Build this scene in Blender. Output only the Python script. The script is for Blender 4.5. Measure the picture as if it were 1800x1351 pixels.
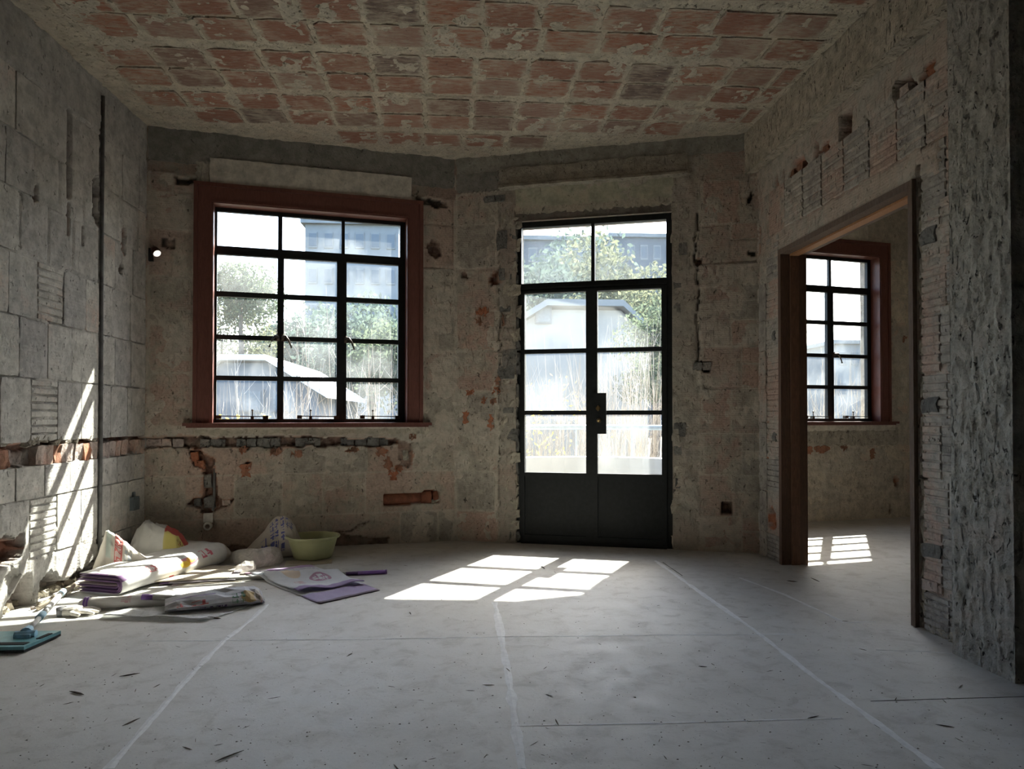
import bpy, math, random
import numpy as np
from mathutils import Vector, Matrix

random.seed(7); RNG = np.random.default_rng(11)
SC = bpy.context.scene
COL = SC.collection
for o in list(bpy.data.objects):
    bpy.data.objects.remove(o)

# ------------------------------------------------------------------ camera
EYE = 1.1                      # camera height
FPX, PPY, YAW, PITCH = 1250.0, 715.3, 0.069, 0.0139
cyw, syw, cpt, spt = math.cos(YAW), math.sin(YAW), math.cos(PITCH), math.sin(PITCH)
c_r = Vector((cyw, -syw, 0)); c_f = Vector((syw*cpt, cyw*cpt, spt)); c_u = c_r.cross(c_f)
cam_d = bpy.data.cameras.new('camera'); cam = bpy.data.objects.new('camera', cam_d); COL.objects.link(cam)
cam_d.sensor_width = 36.0; cam_d.lens = FPX/1800*36.0; cam_d.shift_y = (PPY-675.5)/1800
cam_d.clip_start = 0.05; cam_d.clip_end = 500
cam.matrix_world = Matrix(((c_r.x, c_u.x, -c_f.x, 0), (c_r.y, c_u.y, -c_f.y, 0), (c_r.z, c_u.z, -c_f.z, EYE), (0, 0, 0, 1)))
SC.camera = cam

# ------------------------------------------------------------------ sky, sun, exposure
SUN_AZ, SUN_EL = math.radians(28.9), math.radians(45.33)     # azimuth from +Y towards +X
SUN = Vector((math.sin(SUN_AZ)*math.cos(SUN_EL), math.cos(SUN_AZ)*math.cos(SUN_EL), math.sin(SUN_EL)))
w = bpy.data.worlds.new('sky'); SC.world = w; w.use_nodes = True
nt = w.node_tree; nt.nodes.clear()
sky = nt.nodes.new('ShaderNodeTexSky'); sky.sky_type = 'NISHITA'; sky.sun_disc = False
sky.sun_elevation = SUN_EL; sky.sun_rotation = SUN_AZ; sky.altitude = 20; sky.air_density = 1.0; sky.dust_density = 2.6; sky.ozone_density = 1.0
bg = nt.nodes.new('ShaderNodeBackground'); bg.inputs[1].default_value = 0.30
wo = nt.nodes.new('ShaderNodeOutputWorld')
nt.links.new(sky.outputs[0], bg.inputs[0]); nt.links.new(bg.outputs[0], wo.inputs[0])
sl = bpy.data.lights.new('sun', 'SUN'); sl.energy = 15.0; sl.angle = math.radians(0.55); sl.color = (1.0, 0.93, 0.82)
so = bpy.data.objects.new('sun', sl); COL.objects.link(so)
so.rotation_euler = (-SUN).to_track_quat('-Z', 'Y').to_euler(); so.location = (8, 16, 18)
SC.view_settings.view_transform = 'Standard'; SC.view_settings.look = 'None'
SC.view_settings.exposure = 2.5; SC.view_settings.gamma = 1.0; SC.view_settings.use_curve_mapping = False
SC.cycles.max_bounces = 12; SC.cycles.diffuse_bounces = 5; SC.cycles.glossy_bounces = 3; SC.cycles.transmission_bounces = 6
SC.cycles.transparent_max_bounces = 16; SC.cycles.use_denoising = True; SC.cycles.sample_clamp_indirect = 8.0
SC.cycles.caustics_reflective = False; SC.cycles.caustics_refractive = False

# ------------------------------------------------------------------ room layout (metres)
HC = 3.407; XL = -2.502; XR = 2.38
V = Vector((-.0694, 6.3657, 0)); aA = math.radians(13.04); aB = math.radians(17.4)
uA = Vector((math.cos(aA), math.sin(aA), 0)); uB = Vector((math.cos(aB), -math.sin(aB), 0))
CA = V + uA*((XL-V.x)/uA.x); CB = V + uB*((XR-V.x)/uB.x)

class Frame:
    """A wall plane: s along it (to the right seen from the room), z up, off towards the room."""
    def __init__(s, P0, u, v=None):
        s.P0 = Vector(P0); s.u = Vector(u).normalized(); s.v = Vector(v) if v is not None else Vector((0, 0, 1)); s.n = s.u.cross(s.v)
    def p(s, a, b, off=0.0):
        return s.P0 + s.u*a + s.v*b + s.n*off
    def arr(s, A, B, O):
        return (np.array(s.P0)[None] + A[:, None]*np.array(s.u)[None] + B[:, None]*np.array(s.v)[None] + O[:, None]*np.array(s.n)[None])
    def mat(s, a, b, off, sx=1, sy=1, sz=1, rot=0.0):
        c, d = math.cos(rot), math.sin(rot)
        x = (s.u*c + s.v*d)*sx; y = (s.v*c - s.u*d)*sy; z = s.n*sz; o = s.p(a, b, off)
        return Matrix(((x.x, y.x, z.x, o.x), (x.y, y.y, z.y, o.y), (x.z, y.z, z.z, o.z), (0, 0, 0, 1)))
FA = Frame(CA, uA); FB = Frame(V, uB); FL = Frame((XL, 0, 0), (0, 1, 0)); FR = Frame((XR, CB.y, 0), (0, -1, 0))
FS = Frame((2.38, 6.952, 0), uA)
CEIL_Y = 6.9
FC = Frame((0, CEIL_Y, HC), (1, 0, 0), (0, -1, 0))

def ray(px, py):
    return c_f + c_r*((px-900)/FPX) + c_u*((PPY-py)/FPX)
def ground(px, py, z=0.0):
    """floor (or level z) point seen at a photograph pixel"""
    d = ray(px, py); t = (z-EYE)/d.z
    return Vector((d.x*t, d.y*t, z))

# ------------------------------------------------------------------ noise
def _h(ix, iy, seed):
    x = (ix.astype(np.int64)*374761393 + iy.astype(np.int64)*668265263 + seed*1442695041) & 0xffffffff
    x = ((x ^ (x >> 13))*1274126177) & 0xffffffff
    x = x ^ (x >> 16)
    return (x & 0xffff)/65535.0
def vnoise(x, y, seed=0):
    x = np.asarray(x, float); y = np.asarray(y, float)
    ix = np.floor(x); iy = np.floor(y); fx = x-ix; fy = y-iy
    fx = fx*fx*(3-2*fx); fy = fy*fy*(3-2*fy)
    a = _h(ix, iy, seed); b = _h(ix+1, iy, seed); c = _h(ix, iy+1, seed); d = _h(ix+1, iy+1, seed)
    return (a*(1-fx)+b*fx)*(1-fy) + (c*(1-fx)+d*fx)*fy
def fbm(x, y, seed=0, oct=4, gain=.5):
    t = 0; amp = 1; n = 0
    for k in range(oct):
        t = t + amp*vnoise(np.asarray(x)*2**k, np.asarray(y)*2**k, seed+k*17); n += amp; amp *= gain
    return t/n
def sstep(a, b, x):
    t = np.clip((x-a)/(b-a), 0, 1); return t*t*(3-2*t)
def inpoly(S, Z, poly):
    r = np.zeros(S.shape, bool); n = len(poly); j = n-1
    for i in range(n):
        xi, yi = poly[i]; xj, yj = poly[j]
        if yi != yj:
            c = ((yi > Z) != (yj > Z)) & (S < (xj-xi)*(Z-yi)/(yj-yi)+xi); r ^= c
        j = i
    return r

# ------------------------------------------------------------------ materials
class G:
    def __init__(s, name):
        s.m = bpy.data.materials.new(name); s.m.use_nodes = True; s.t = s.m.node_tree; s.t.nodes.clear()
        s.out = s.t.nodes.new('ShaderNodeOutputMaterial')
    def n(s, typ, ins=None, **kw):
        nd = s.t.nodes.new('ShaderNode'+typ)
        for k, v in kw.items(): setattr(nd, k, v)
        for k, v in (ins or {}).items(): s.set(nd.inputs[k], v)
        return nd
    def set(s, sock, v):
        if isinstance(v, bpy.types.NodeSocket): s.t.links.new(v, sock)
        elif isinstance(v, bpy.types.Node): s.t.links.new(v.outputs[0], sock)
        else:
            if sock.type == 'RGBA' and len(v) == 3: v = (*v, 1)
            sock.default_value = v
    def pos(s): return s.n('NewGeometry').outputs['Position']
    def uv(s): return s.n('UVMap').outputs[0]
    def objco(s): return s.n('TexCoord').outputs['Object']
    def rnd(s): return s.n('ObjectInfo').outputs['Random']
    def scale(s, vec, xyz, loc=(0, 0, 0)):
        return s.n('Mapping', {'Vector': vec, 'Scale': xyz, 'Location': loc}).outputs[0]
    def noise(s, vec, sc, det=5, rough=.6, dist=0.0):
        return s.n('TexNoise', {'Vector': vec, 'Scale': sc, 'Detail': det, 'Roughness': rough, 'Distortion': dist}).outputs[0]
    def math(s, op, a, b=0.0, clamp=False):
        nd = s.n('Math', {0: a, 1: b}, operation=op); nd.use_clamp = clamp; return nd.outputs[0]
    def mr(s, v, a, b, c=0.0, d=1.0, smooth=True):
        return s.n('MapRange', {'Value': v, 'From Min': a, 'From Max': b, 'To Min': c, 'To Max': d}, interpolation_type='SMOOTHSTEP' if smooth else 'LINEAR').outputs[0]
    def mix(s, f, a, b, mode='MIX'):
        nd = s.n('Mix', data_type='RGBA', blend_type=mode); s.set(nd.inputs[0], f); s.set(nd.inputs[6], a); s.set(nd.inputs[7], b); return nd.outputs[2]
    def bump(s, h, strength=.5, dist=.01):
        return s.n('Bump', {'Height': h, 'Strength': strength, 'Distance': dist}).outputs[0]
    def bsdf(s, col, rough=.8, normal=None, metal=0.0, spec=.3, emis=None, **ins):
        nd = s.n('BsdfPrincipled', {'Base Color': col, 'Roughness': rough, 'Metallic': metal, 'Specular IOR Level': spec})
        for k, v in ins.items(): s.set(nd.inputs[k], v)
        if normal is not None: s.set(nd.inputs['Normal'], normal)
        if emis: s.set(nd.inputs['Emission Color'], emis[0]); nd.inputs['Emission Strength'].default_value = emis[1]
        return nd.outputs[0]
    def done(s, shader):
        s.t.links.new(shader, s.out.inputs[0]); return s.m

def plaster_mat(name, grey, red, bias=0.0, dark=.35, comb=None, relief=1.0, rim=0.0, pale=(.54, .50, .425), raw=(.42, .145, .07)):
    """mortar-smeared hollow tile: plaster skin, terracotta showing through, dark stains"""
    g = G(name); P = g.pos(); rn = g.rnd()
    n1 = g.noise(P, 2.6, 6, .62, .3); n2 = g.noise(P, 13, 7, .66); n3 = g.noise(P, 55, 5, .6)
    r0 = g.math('ADD', g.math('MULTIPLY', n1, .65), g.math('MULTIPLY', n2, .35))
    r1 = g.math('ADD', r0, g.math('MULTIPLY', g.math('SUBTRACT', rn, .5), .22))
    rm = g.math('MULTIPLY', g.mr(r1, .50-bias, .66-bias), .85)
    gv = g.mix(g.mr(n2, .3, .7), [c*.72 for c in grey], [min(1, c*1.18) for c in grey])
    c = g.mix(rm, gv, g.mix(g.mr(n3, .3, .7), [k*.8 for k in red], [k*1.15 for k in red]))
    streak = g.noise(g.scale(P, (9, 9, 2.2)), 4.5, 6, .7, .6)
    c = g.mix(g.math('MULTIPLY', g.mr(streak, .60, .72), .55), c, pale)
    c = g.mix(g.math('MULTIPLY', g.mr(g.noise(P, 24, 6, .7, .4), .57, .70), dark), c, (.06, .055, .05))
    blot = g.noise(P, 4.2, 7, .72, .5); c = g.mix(g.math('MULTIPLY', g.mr(blot, .55, .70), .38), c, [k*.45 for k in grey])
    pit = g.mr(g.noise(g.scale(P, (1, 1, .6)), 38, 3, .55, .8), .655, .70); c = g.mix(g.math('MULTIPLY', pit, min(.75, dark*1.5)), c, (.03, .028, .025))
    scr = g.mr(g.noise(g.scale(P, (3, 3, 9)), 5, 6, .75, 2.2), .62, .70); c = g.mix(g.math('MULTIPLY', scr, .18), c, [k*.5 for k in grey])
    c = g.mix(1.0, c, g.n('CombineColor', {0: g.mr(rn, 0, 1, .82, 1.1, False), 1: g.mr(rn, 0, 1, .82, 1.1, False), 2: g.mr(rn, 0, 1, .84, 1.08, False)}).outputs[0], 'MULTIPLY')
    if rim:
        ob = g.n('SeparateXYZ', {0: g.objco()}); e0 = g.math('MAXIMUM', g.math('ABSOLUTE', ob.outputs[0]), g.math('ABSOLUTE', ob.outputs[1]))
        e1 = g.math('ADD', e0, g.math('MULTIPLY', g.math('SUBTRACT', g.noise(P, 17, 6, .7, .6), .5), .3))
        c = g.mix(g.math('MULTIPLY', g.math('MULTIPLY', g.mr(e1, .43, .52), g.math('LESS_THAN', e0, .57)), rim), c, [k*.92 for k in pale])
    at = g.n('Attribute', attribute_name='tint'); sp = g.n('SeparateColor', {0: at.outputs['Color']})
    c = g.mix(g.math('MULTIPLY', sp.outputs[2], .9), c, g.mix(g.mr(n2, .3, .7), [k*.8 for k in pale], [min(1, k*1.1) for k in pale]))
    c = g.mix(g.math('MULTIPLY', sp.outputs[1], g.mr(n2, .25, .6, .6, 1.0)), c, (.045, .042, .04))
    c = g.mix(g.math('MULTIPLY', sp.outputs[0], g.mr(n2, .2, .6, .55, 1.0)), c, raw)
    h = g.math('ADD', g.math('MULTIPLY', n2, .8), g.math('MULTIPLY', n3, .45))
    h = g.math('ADD', h, g.math('MULTIPLY', g.mr(streak, .58, .7), .4)); h = g.math('SUBTRACT', h, g.math('MULTIPLY', pit, .9))
    if comb:
        wv = g.n('TexWave', {'Vector': P, 'Scale': comb[1], 'Distortion': .6, 'Detail': 1.0, 'Detail Scale': 2.0}, wave_type='BANDS', bands_direction=comb[0]).outputs[1]
        h = g.math('ADD', h, g.math('MULTIPLY', g.math('MULTIPLY', wv, comb[2]), g.mr(n1, .42, .56)))
    return g.done(g.bsdf(c, .92, g.bump(h, .95*relief, .014), spec=.12))

def simple(name, col, rough=.6, metal=0.0, var=.15, nsc=20, bump=.0, spec=.3):
    g = G(name); P = g.objco(); n = g.noise(P, nsc, 5, .6)
    c = g.mix(g.mr(n, .3, .7), [k*(1-var) for k in col], [min(1, k*(1+var)) for k in col])
    return g.done(g.bsdf(c, rough, g.bump(n, bump, .005) if bump else None, metal, spec))

def wood_mat(name, c1, c2, axis=(1, 1, 8), rough=.45, nsc=14):
    g = G(name); P = g.objco(); n = g.noise(g.scale(P, axis), nsc, 6, .65, .8)
    c = g.mix(g.mr(n, .3, .7), c1, c2)
    return g.done(g.bsdf(c, g.mr(n, .3, .7, rough, rough+.15), g.bump(n, .15, .003)))

def glass_mat(name, dirt0, dirt1, tint=(.93, .96, .96), scale=2.0, off=0.0):
    """old unwashed window glass: clear film with a layer of dust and wiped streaks"""
    g = G(name); P = g.objco(); rn = g.rnd()
    sh = g.n('CombineXYZ', {0: g.math('MULTIPLY', rn, 17), 1: off, 2: g.math('MULTIPLY', rn, 9)}).outputs[0]
    Q = g.n('VectorMath', {0: P, 1: sh}, operation='ADD').outputs[0]
    n1 = g.noise(Q, scale, 4, .55, .4); n2 = g.noise(g.scale(Q, (14, 14, 1.2)), 3.0, 5, .7); n3 = g.noise(Q, 60, 3, .6)
    d = g.math('ADD', g.math('MULTIPLY', g.mr(n1, .38, .68), .6), g.math('MULTIPLY', n2, .35)); d = g.math('ADD', d, g.math('MULTIPLY', n3, .15))
    fac = g.mr(d, .2, .85, dirt0, dirt1)
    tr = g.n('BsdfTransparent', {0: tint}).outputs[0]
    dif = g.n('BsdfTranslucent', {0: (.86, .92, .93)}).outputs[0]; df2 = g.n('BsdfDiffuse', {0: (.55, .56, .54)}).outputs[0]
    dust = g.n('MixShader', {0: .3, 1: dif, 2: df2}).outputs[0]
    gl = g.n('BsdfGlossy', {0: (1, 1, 1), 1: .03}).outputs[0]
    a = g.n('MixShader', {0: fac, 1: tr, 2: dust}).outputs[0]
    fr = g.n('Fresnel', {0: 1.45}).outputs[0]
    return g.done(g.n('MixShader', {0: g.math('MULTIPLY', fr, .6), 1: a, 2: gl}).outputs[0])

GREY_L = (.56, .545, .51); GREY_A = (.44, .40, .335); PINK = (.42, .295, .245)
M_L = plaster_mat('grey_plastered_tile', GREY_L, (.52, .42, .375), -.08, .4, ('Z', 16, .07), .8, pale=(.60, .575, .52))
M_A = plaster_mat('brown_plastered_tile', GREY_A, PINK, .012, .5, ('Z', 18, .05), 1.0, .6)
M_B = plaster_mat('pink_plastered_tile', (.45, .41, .345), (.42, .29, .24), .03, .5, ('Z', 18, .05), 1.0, .6)
M_R = plaster_mat('combed_grey_tile', (.46, .43, .385), (.46, .33, .275), .01, .5, ('Z', 18, .06))
M_S = plaster_mat('warm_plastered_tile', (.60, .54, .44), (.52, .39, .32), -.02, .35, ('Z', 18, .05))
M_DARKC = plaster_mat('darkened_concrete', (.09, .088, .082), (.1, .09, .08), -.2, .3, None, .8, pale=(.14, .13, .12))  # dark colour stands in for the unlit space behind, cutting bounce light
M_BAND = plaster_mat('grey_concrete', (.30, .285, .25), (.30, .275, .23), -.2, .35, None, .8)
M_MORTAR = plaster_mat('beige_mortar', (.48, .44, .36), (.43, .37, .3), -.04, .4, None, 1.3)
M_CEILM = plaster_mat('ceiling_mortar', (.60, .54, .43), (.52, .42, .34), -.03, .45, None, 1.7)
M_PIER = plaster_mat('hacked_render', (.40, .385, .355), (.40, .34, .30), -.1, .55, None, 1.8)
M_QUOIN = plaster_mat('dark_stone', (.22, .215, .2), (.30, .265, .235), -.05, .55, None, 1.5, pale=(.36, .34, .3))
M_PLASTER = plaster_mat('cream_plaster', (.62, .58, .50), (.58, .53, .46), -.1, .12, None, .4, pale=(.66, .62, .54))
M_GREENPL = plaster_mat('greenish_plaster', (.46, .445, .345), (.48, .41, .32), -.05, .3, None, .4)
M_RAW = plaster_mat('raw_clay', (.37, .20, .135), (.41, .15, .08), .04, .3, None, 1.0, pale=(.5, .38, .3))
M_BRICK = plaster_mat('pink_brick', (.55, .46, .41), (.50, .33, .27), .0, .3, None, 1.2)

def ceil_tile_mat():
    g = G('ceiling_tile'); P = g.pos(); rn = g.rnd()
    n1 = g.noise(P, 3.2, 6, .62, .4); n2 = g.noise(g.scale(P, (1, 3.5, 1)), 12, 7, .68, .3); n3 = g.noise(P, 60, 4, .6)
    ramp = g.n('ValToRGB', {0: rn}); e = ramp.color_ramp.elements
    e[0].position = 0; e[0].color = (.35, .165, .118, 1); e[1].position = 1; e[1].color = (.32, .20, .16, 1)
    for p, c in ((.25, (.385, .20, .145, 1)), (.45, (.27, .175, .145, 1)), (.55, (.165, .125, .115, 1)), (.63, (.38, .235, .19, 1)), (.82, (.41, .17, .11, 1))):
        k = e.new(p); k.color = c
    ramp.color_ramp.interpolation = 'CONSTANT'
    c = g.mix(g.mr(n2, .3, .7), ramp.outputs[0], g.mix(.45, ramp.outputs[0], (.43, .30, .24)))
    sm = g.math('ADD', g.math('MULTIPLY', n1, .5), g.math('MULTIPLY', n2, .5)); sm = g.math('ADD', sm, g.math('MULTIPLY', g.math('SUBTRACT', rn, .5), .06))
    c = g.mix(g.math('MULTIPLY', g.mr(sm, .43, .64), .8), c, (.50, .44, .35))
    ob = g.n('SeparateXYZ', {0: g.objco()}); ed = g.math('MAXIMUM', g.math('ABSOLUTE', ob.outputs[0]), g.math('ABSOLUTE', ob.outputs[1]))
    ed = g.math('ADD', ed, g.math('MULTIPLY', g.math('SUBTRACT', g.noise(P, 14, 6, .7, .6), .5), .42))
    c = g.mix(g.math('MULTIPLY', g.mr(ed, .40, .50), .9), c, (.53, .47, .375))
    c = g.mix(g.math('MULTIPLY', g.mr(g.noise(P, 26, 5, .7), .60, .72), .6), c, (.06, .04, .035))
    wv = g.n('TexWave', {'Vector': P, 'Scale': 24.0, 'Distortion': .5, 'Detail': 1.5, 'Detail Scale': 1.5}, wave_type='BANDS', bands_direction='Y').outputs[1]
    groove = g.math('MULTIPLY', g.mr(wv, .30, .06), g.mr(n1, .62, .48))
    c = g.mix(g.math('MULTIPLY', groove, .5), c, (.09, .06, .05))
    h = g.math('ADD', g.math('MULTIPLY', n2, .7), g.math('ADD', g.math('MULTIPLY', n3, .3), g.math('MULTIPLY', wv, .6)))
    return g.done(g.bsdf(c, .9, g.bump(h, .7, .010), spec=.15))
M_CTILE = ceil_tile_mat()

def floor_mat():
    g = G('dusty_concrete_floor'); P = g.pos()
    n1 = g.noise(P, .9, 6, .6, .3); n2 = g.noise(P, 9, 7, .65, .5); n3 = g.noise(P, 70, 4, .6); n4 = g.noise(g.scale(P, (1.2, 4.5, 1)), 22, 5, .7, 1.5)
    c = g.mix(g.mr(n1, .3, .7), (.47, .465, .44), (.57, .565, .54))
    c = g.mix(g.math('MULTIPLY', g.mr(n2, .48, .70), .5), c, (.34, .328, .30)); c = g.mix(g.math('MULTIPLY', g.mr(g.noise(P, 3.1, 6, .7, .8), .52, .68), .4), c, (.57, .57, .55))
    c = g.mix(g.math('MULTIPLY', g.mr(n4, .60, .68), .55), c, (.30, .285, .255))
    c = g.mix(g.math('MULTIPLY', g.mr(n3, .64, .70), .55), c, (.22, .205, .185))
    h = g.math('ADD', g.math('MULTIPLY', n2, .6), g.math('MULTIPLY', n3, .3))
    return g.done(g.bsdf(c, g.mr(n2, .3, .7, .58, .8), g.bump(h, .4, .006), spec=.38))
M_FLOOR = floor_mat()
M_SEAM = simple('white_joint_filler', (.70, .71, .71), .8, 0, .08, 30, .3)
M_STEEL = simple('black_painted_steel', (.011, .013, .0135), .55, 0, .25, 30, .05, .3)
M_TRIM = wood_mat('red_brown_varnished_wood', (.12, .046, .036), (.175, .072, .056), (6, 6, 1), .38)
M_JAMB = wood_mat('weathered_brown_wood', (.10, .066, .048), (.185, .135, .105), (6, 6, 1), .7)
M_JAMBD = wood_mat('dark_brown_wood', (.085, .05, .035), (.15, .085, .055), (6, 6, 1), .6)
M_JAMBS = wood_mat('reddish_brown_wood', (.13, .068, .042), (.22, .115, .07), (6, 6, 1), .6)
M_STRIP = wood_mat('orange_wood_strip', (.33, .155, .07), (.42, .21, .10), (6, 6, 1), .6)
M_BRASS = simple('old_brass', (.30, .21, .09), .35, .9, .2)
M_PIPE = simple('grey_conduit', (.13, .13, .13), .6, 0, .3, 12)
M_CLAY = simple('clay_pipe', (.23, .085, .05), .75, 0, .3, 18, .4)
M_GLASSW = glass_mat('dusty_window_glass', .011, .040)
M_GLASSD = glass_mat('dusty_door_glass', .018, .038, scale=1.6)
M_GLASST = glass_mat('dusty_hazed_transom_glass', .075, .115, scale=1.6)  # dust raised above the door glass to imitate bright haze on shaded panes

# ------------------------------------------------------------------ mesh helpers
def props(o, label=None, cat=None, group=None, kind=None):
    if label: o['label'] = label
    if cat: o['category'] = cat
    if group: o['group'] = group
    if kind: o['kind'] = kind
    return o
def mk(name, verts, faces, m, parent=None, smooth=False, uv=None):
    me = bpy.data.meshes.new(name); me.from_pydata([tuple(v) for v in verts], [], faces); me.update()
    if m: me.materials.append(m)
    if smooth: me.polygons.foreach_set('use_smooth', [True]*len(me.polygons))
    if uv is not None:
        l = me.uv_layers.new(name='UVMap'); li = np.zeros(len(me.loops), np.int32); me.loops.foreach_get('vertex_index', li)
        l.data.foreach_set('uv', np.asarray(uv, np.float32)[li].ravel())
    o = bpy.data.objects.new(name, me); COL.objects.link(o)
    if parent: o.parent = parent
    return o
def link(name, me, parent, M):
    o = bpy.data.objects.new(name, me); COL.objects.link(o)
    if parent: o.parent = parent
    o.matrix_basis = M; return o
def empty(name, loc=(0, 0, 0)):
    o = bpy.data.objects.new(name, None); o.empty_display_size = .1; COL.objects.link(o); o.location = loc; return o
class MB:
    def __init__(s): s.v = []; s.f = []
    def add(s, vs, fs):
        b = len(s.v); s.v += [tuple(x) for x in vs]; s.f += [[i+b for i in f] for f in fs]; return s
    def box8(s, P):      # 8 corners: lower ring 0-3, upper ring 4-7
        return s.add(P, [(3, 2, 1, 0), (4, 5, 6, 7), (0, 1, 5, 4), (1, 2, 6, 5), (2, 3, 7, 6), (3, 0, 4, 7)])
    def fbox(s, fr, s0, s1, z0, z1, o0, o1):
        return s.box8([fr.p(s0, z0, o0), fr.p(s1, z0, o0), fr.p(s1, z1, o0), fr.p(s0, z1, o0), fr.p(s0, z0, o1), fr.p(s1, z0, o1), fr.p(s1, z1, o1), fr.p(s0, z1, o1)])
    def box(s, x0, x1, y0, y1, z0, z1):
        return s.box8([(x0, y0, z0), (x1, y0, z0), (x1, y1, z0), (x0, y1, z0), (x0, y0, z1), (x1, y0, z1), (x1, y1, z1), (x0, y1, z1)])
    def tube(s, pts, r, n=8, caps=True):
        pts = [Vector(p) for p in pts]; rs = r if isinstance(r, (list, tuple)) else [r]*len(pts); b = len(s.v)
        for i, p in enumerate(pts):
            d = (pts[min(i+1, len(pts)-1)] - pts[max(i-1, 0)]).normalized()
            a = d.cross(Vector((0, 0, 1)) if abs(d.z) < .9 else Vector((1, 0, 0))).normalized(); c = d.cross(a)
            for k in range(n):
                t = 2*math.pi*k/n; s.v.append(tuple(p + (a*math.cos(t)+c*math.sin(t))*rs[i]))
        for i in range(len(pts)-1):
            for k in range(n): s.f.append([b+i*n+k, b+i*n+(k+1) % n, b+(i+1)*n+(k+1) % n, b+(i+1)*n+k])
        if caps: s.f.append([b+k for k in range(n)][::-1]); s.f.append([b+(len(pts)-1)*n+k for k in range(n)])
        return s
    def lathe(s, prof, c, ax=Vector((0, 0, 1)), n=24, close=False):
        ax = Vector(ax).normalized(); a = ax.cross(Vector((0, 0, 1)) if abs(ax.z) < .9 else Vector((1, 0, 0))).normalized(); d = ax.cross(a); b = len(s.v); c = Vector(c)
        for (r, h) in prof:
            for k in range(n):
                t = 2*math.pi*k/n; s.v.append(tuple(c + ax*h + (a*math.cos(t)+d*math.sin(t))*r))
        for i in range(len(prof)-1):
            for k in range(n): s.f.append([b+i*n+k, b+i*n+(k+1) % n, b+(i+1)*n+(k+1) % n, b+(i+1)*n+k])
        return s
    def build(s, name, m, parent=None, smooth=False): return mk(name, s.v, s.f, m, parent, smooth)

def outline_poly(w, h, jag, npts, seed, chip=0.0):
    """ragged rectangle outline centred on the origin, counter-clockwise"""
    r = random.Random(seed); P = []
    per = [(-.5, -.5, 1, 0, w), (.5, -.5, 0, 1, h), (.5, .5, -1, 0, w), (-.5, .5, 0, -1, h)]
    for (x, y, dx, dy, L) in per:
        k = max(2, int(npts*L/max(w, h)))
        for i in range(k):
            t = i/k; c = chip if i == 0 else 0
            ox = (r.random()-.5)*2*jag; oy = (r.random()-.5)*2*jag
            X = (x+dx*t)*w; Y = (y+dy*t)*h
            if c: X -= math.copysign(r.random()*c, X); Y -= math.copysign(r.random()*c, Y)
            P.append((X+ox, Y+oy))
    return P
def slab_mesh(name, poly, z0, z1, m, inset=.0):
    n = len(poly); c = (sum(p[0] for p in poly)/n, sum(p[1] for p in poly)/n)
    top = [(c[0]+(x-c[0])*(1-inset), c[1]+(y-c[1])*(1-inset), z1) for x, y in poly]; bot = [(x, y, z0) for x, y in poly]
    me = bpy.data.meshes.new(name)
    me.from_pydata(top+bot, [], [list(range(n))] + [[i+n, (i+1) % n+n, (i+1) % n, i] for i in range(n)]); me.update()
    me.materials.append(m); return me
def tile_variants(name, m, k=7, jag=.014, chip=.03, seed=0):
    return [slab_mesh(name, outline_poly(1, 1, jag, 7, seed+i, chip if i % 3 else chip*3), -1, 0, m, .018) for i in range(k)]
def ribbed_mesh(name, m, n, depth=.45, seed=0):
    """unit tile whose face is combed into n horizontal ribs"""
    r = random.Random(seed); ys = []
    for i in range(n):
        a = -.5+i/n; b = a+1/n; gsz = .22/n
        ys += [(a+gsz*.4, -depth), (a+gsz*1.1, -r.random()*.12), (b-gsz*.7, -r.random()*.12), (b-gsz*.1, -depth)]
    V_ = []; F_ = []
    for (y, z) in [(-.5, -1)]+ys+[(.5, -1)]:
        V_ += [(-.49+r.random()*.015, y, z), (0, y+(r.random()-.5)*.01, z+(r.random()-.5)*.08*(z > -depth)), (.49-r.random()*.015, y, z)]
    k = len(ys)+2
    for i in range(k-1):
        F_ += [[3*i, 3*i+1, 3*i+4, 3*i+3], [3*i+1, 3*i+2, 3*i+5, 3*i+4]]
    F_ += [[3*i for i in range(k)], [3*i+2 for i in range(k)][::-1]]
    me = bpy.data.meshes.new(name); me.from_pydata(V_, [], F_); me.update(); me.materials.append(m); return me
def rough_brick_meshes(name, m, k=6, amp=.09, seed=0):
    out = []
    for q in range(k):
        r = random.Random(seed+q); vs = {}; F_ = []
        def vid(x, y, z):
            key = (x, y, z)
            if key not in vs: vs[key] = (len(vs), (x/2-.5+(r.random()-.5)*amp, y/2-.5+(r.random()-.5)*amp, z/2-1+(r.random()-.5)*amp*1.6))
            return vs[key][0]
        for i in range(2):
            for j in range(2):
                F_ += [[vid(i, j, 2), vid(i+1, j, 2), vid(i+1, j+1, 2), vid(i, j+1, 2)], [vid(i, 0, j), vid(i+1, 0, j), vid(i+1, 0, j+1), vid(i, 0, j+1)],
                       [vid(i+1, 2, j), vid(i, 2, j), vid(i, 2, j+1), vid(i+1, 2, j+1)], [vid(0, i+1, j), vid(0, i, j), vid(0, i, j+1), vid(0, i+1, j+1)], [vid(2, i, j), vid(2, i+1, j), vid(2, i+1, j+1), vid(2, i, j+1)]]
        me = bpy.data.meshes.new(name); me.from_pydata([v[1] for v in sorted(vs.values())], [], F_); me.update(); me.materials.append(m); out.append(me)
    return out

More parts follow.
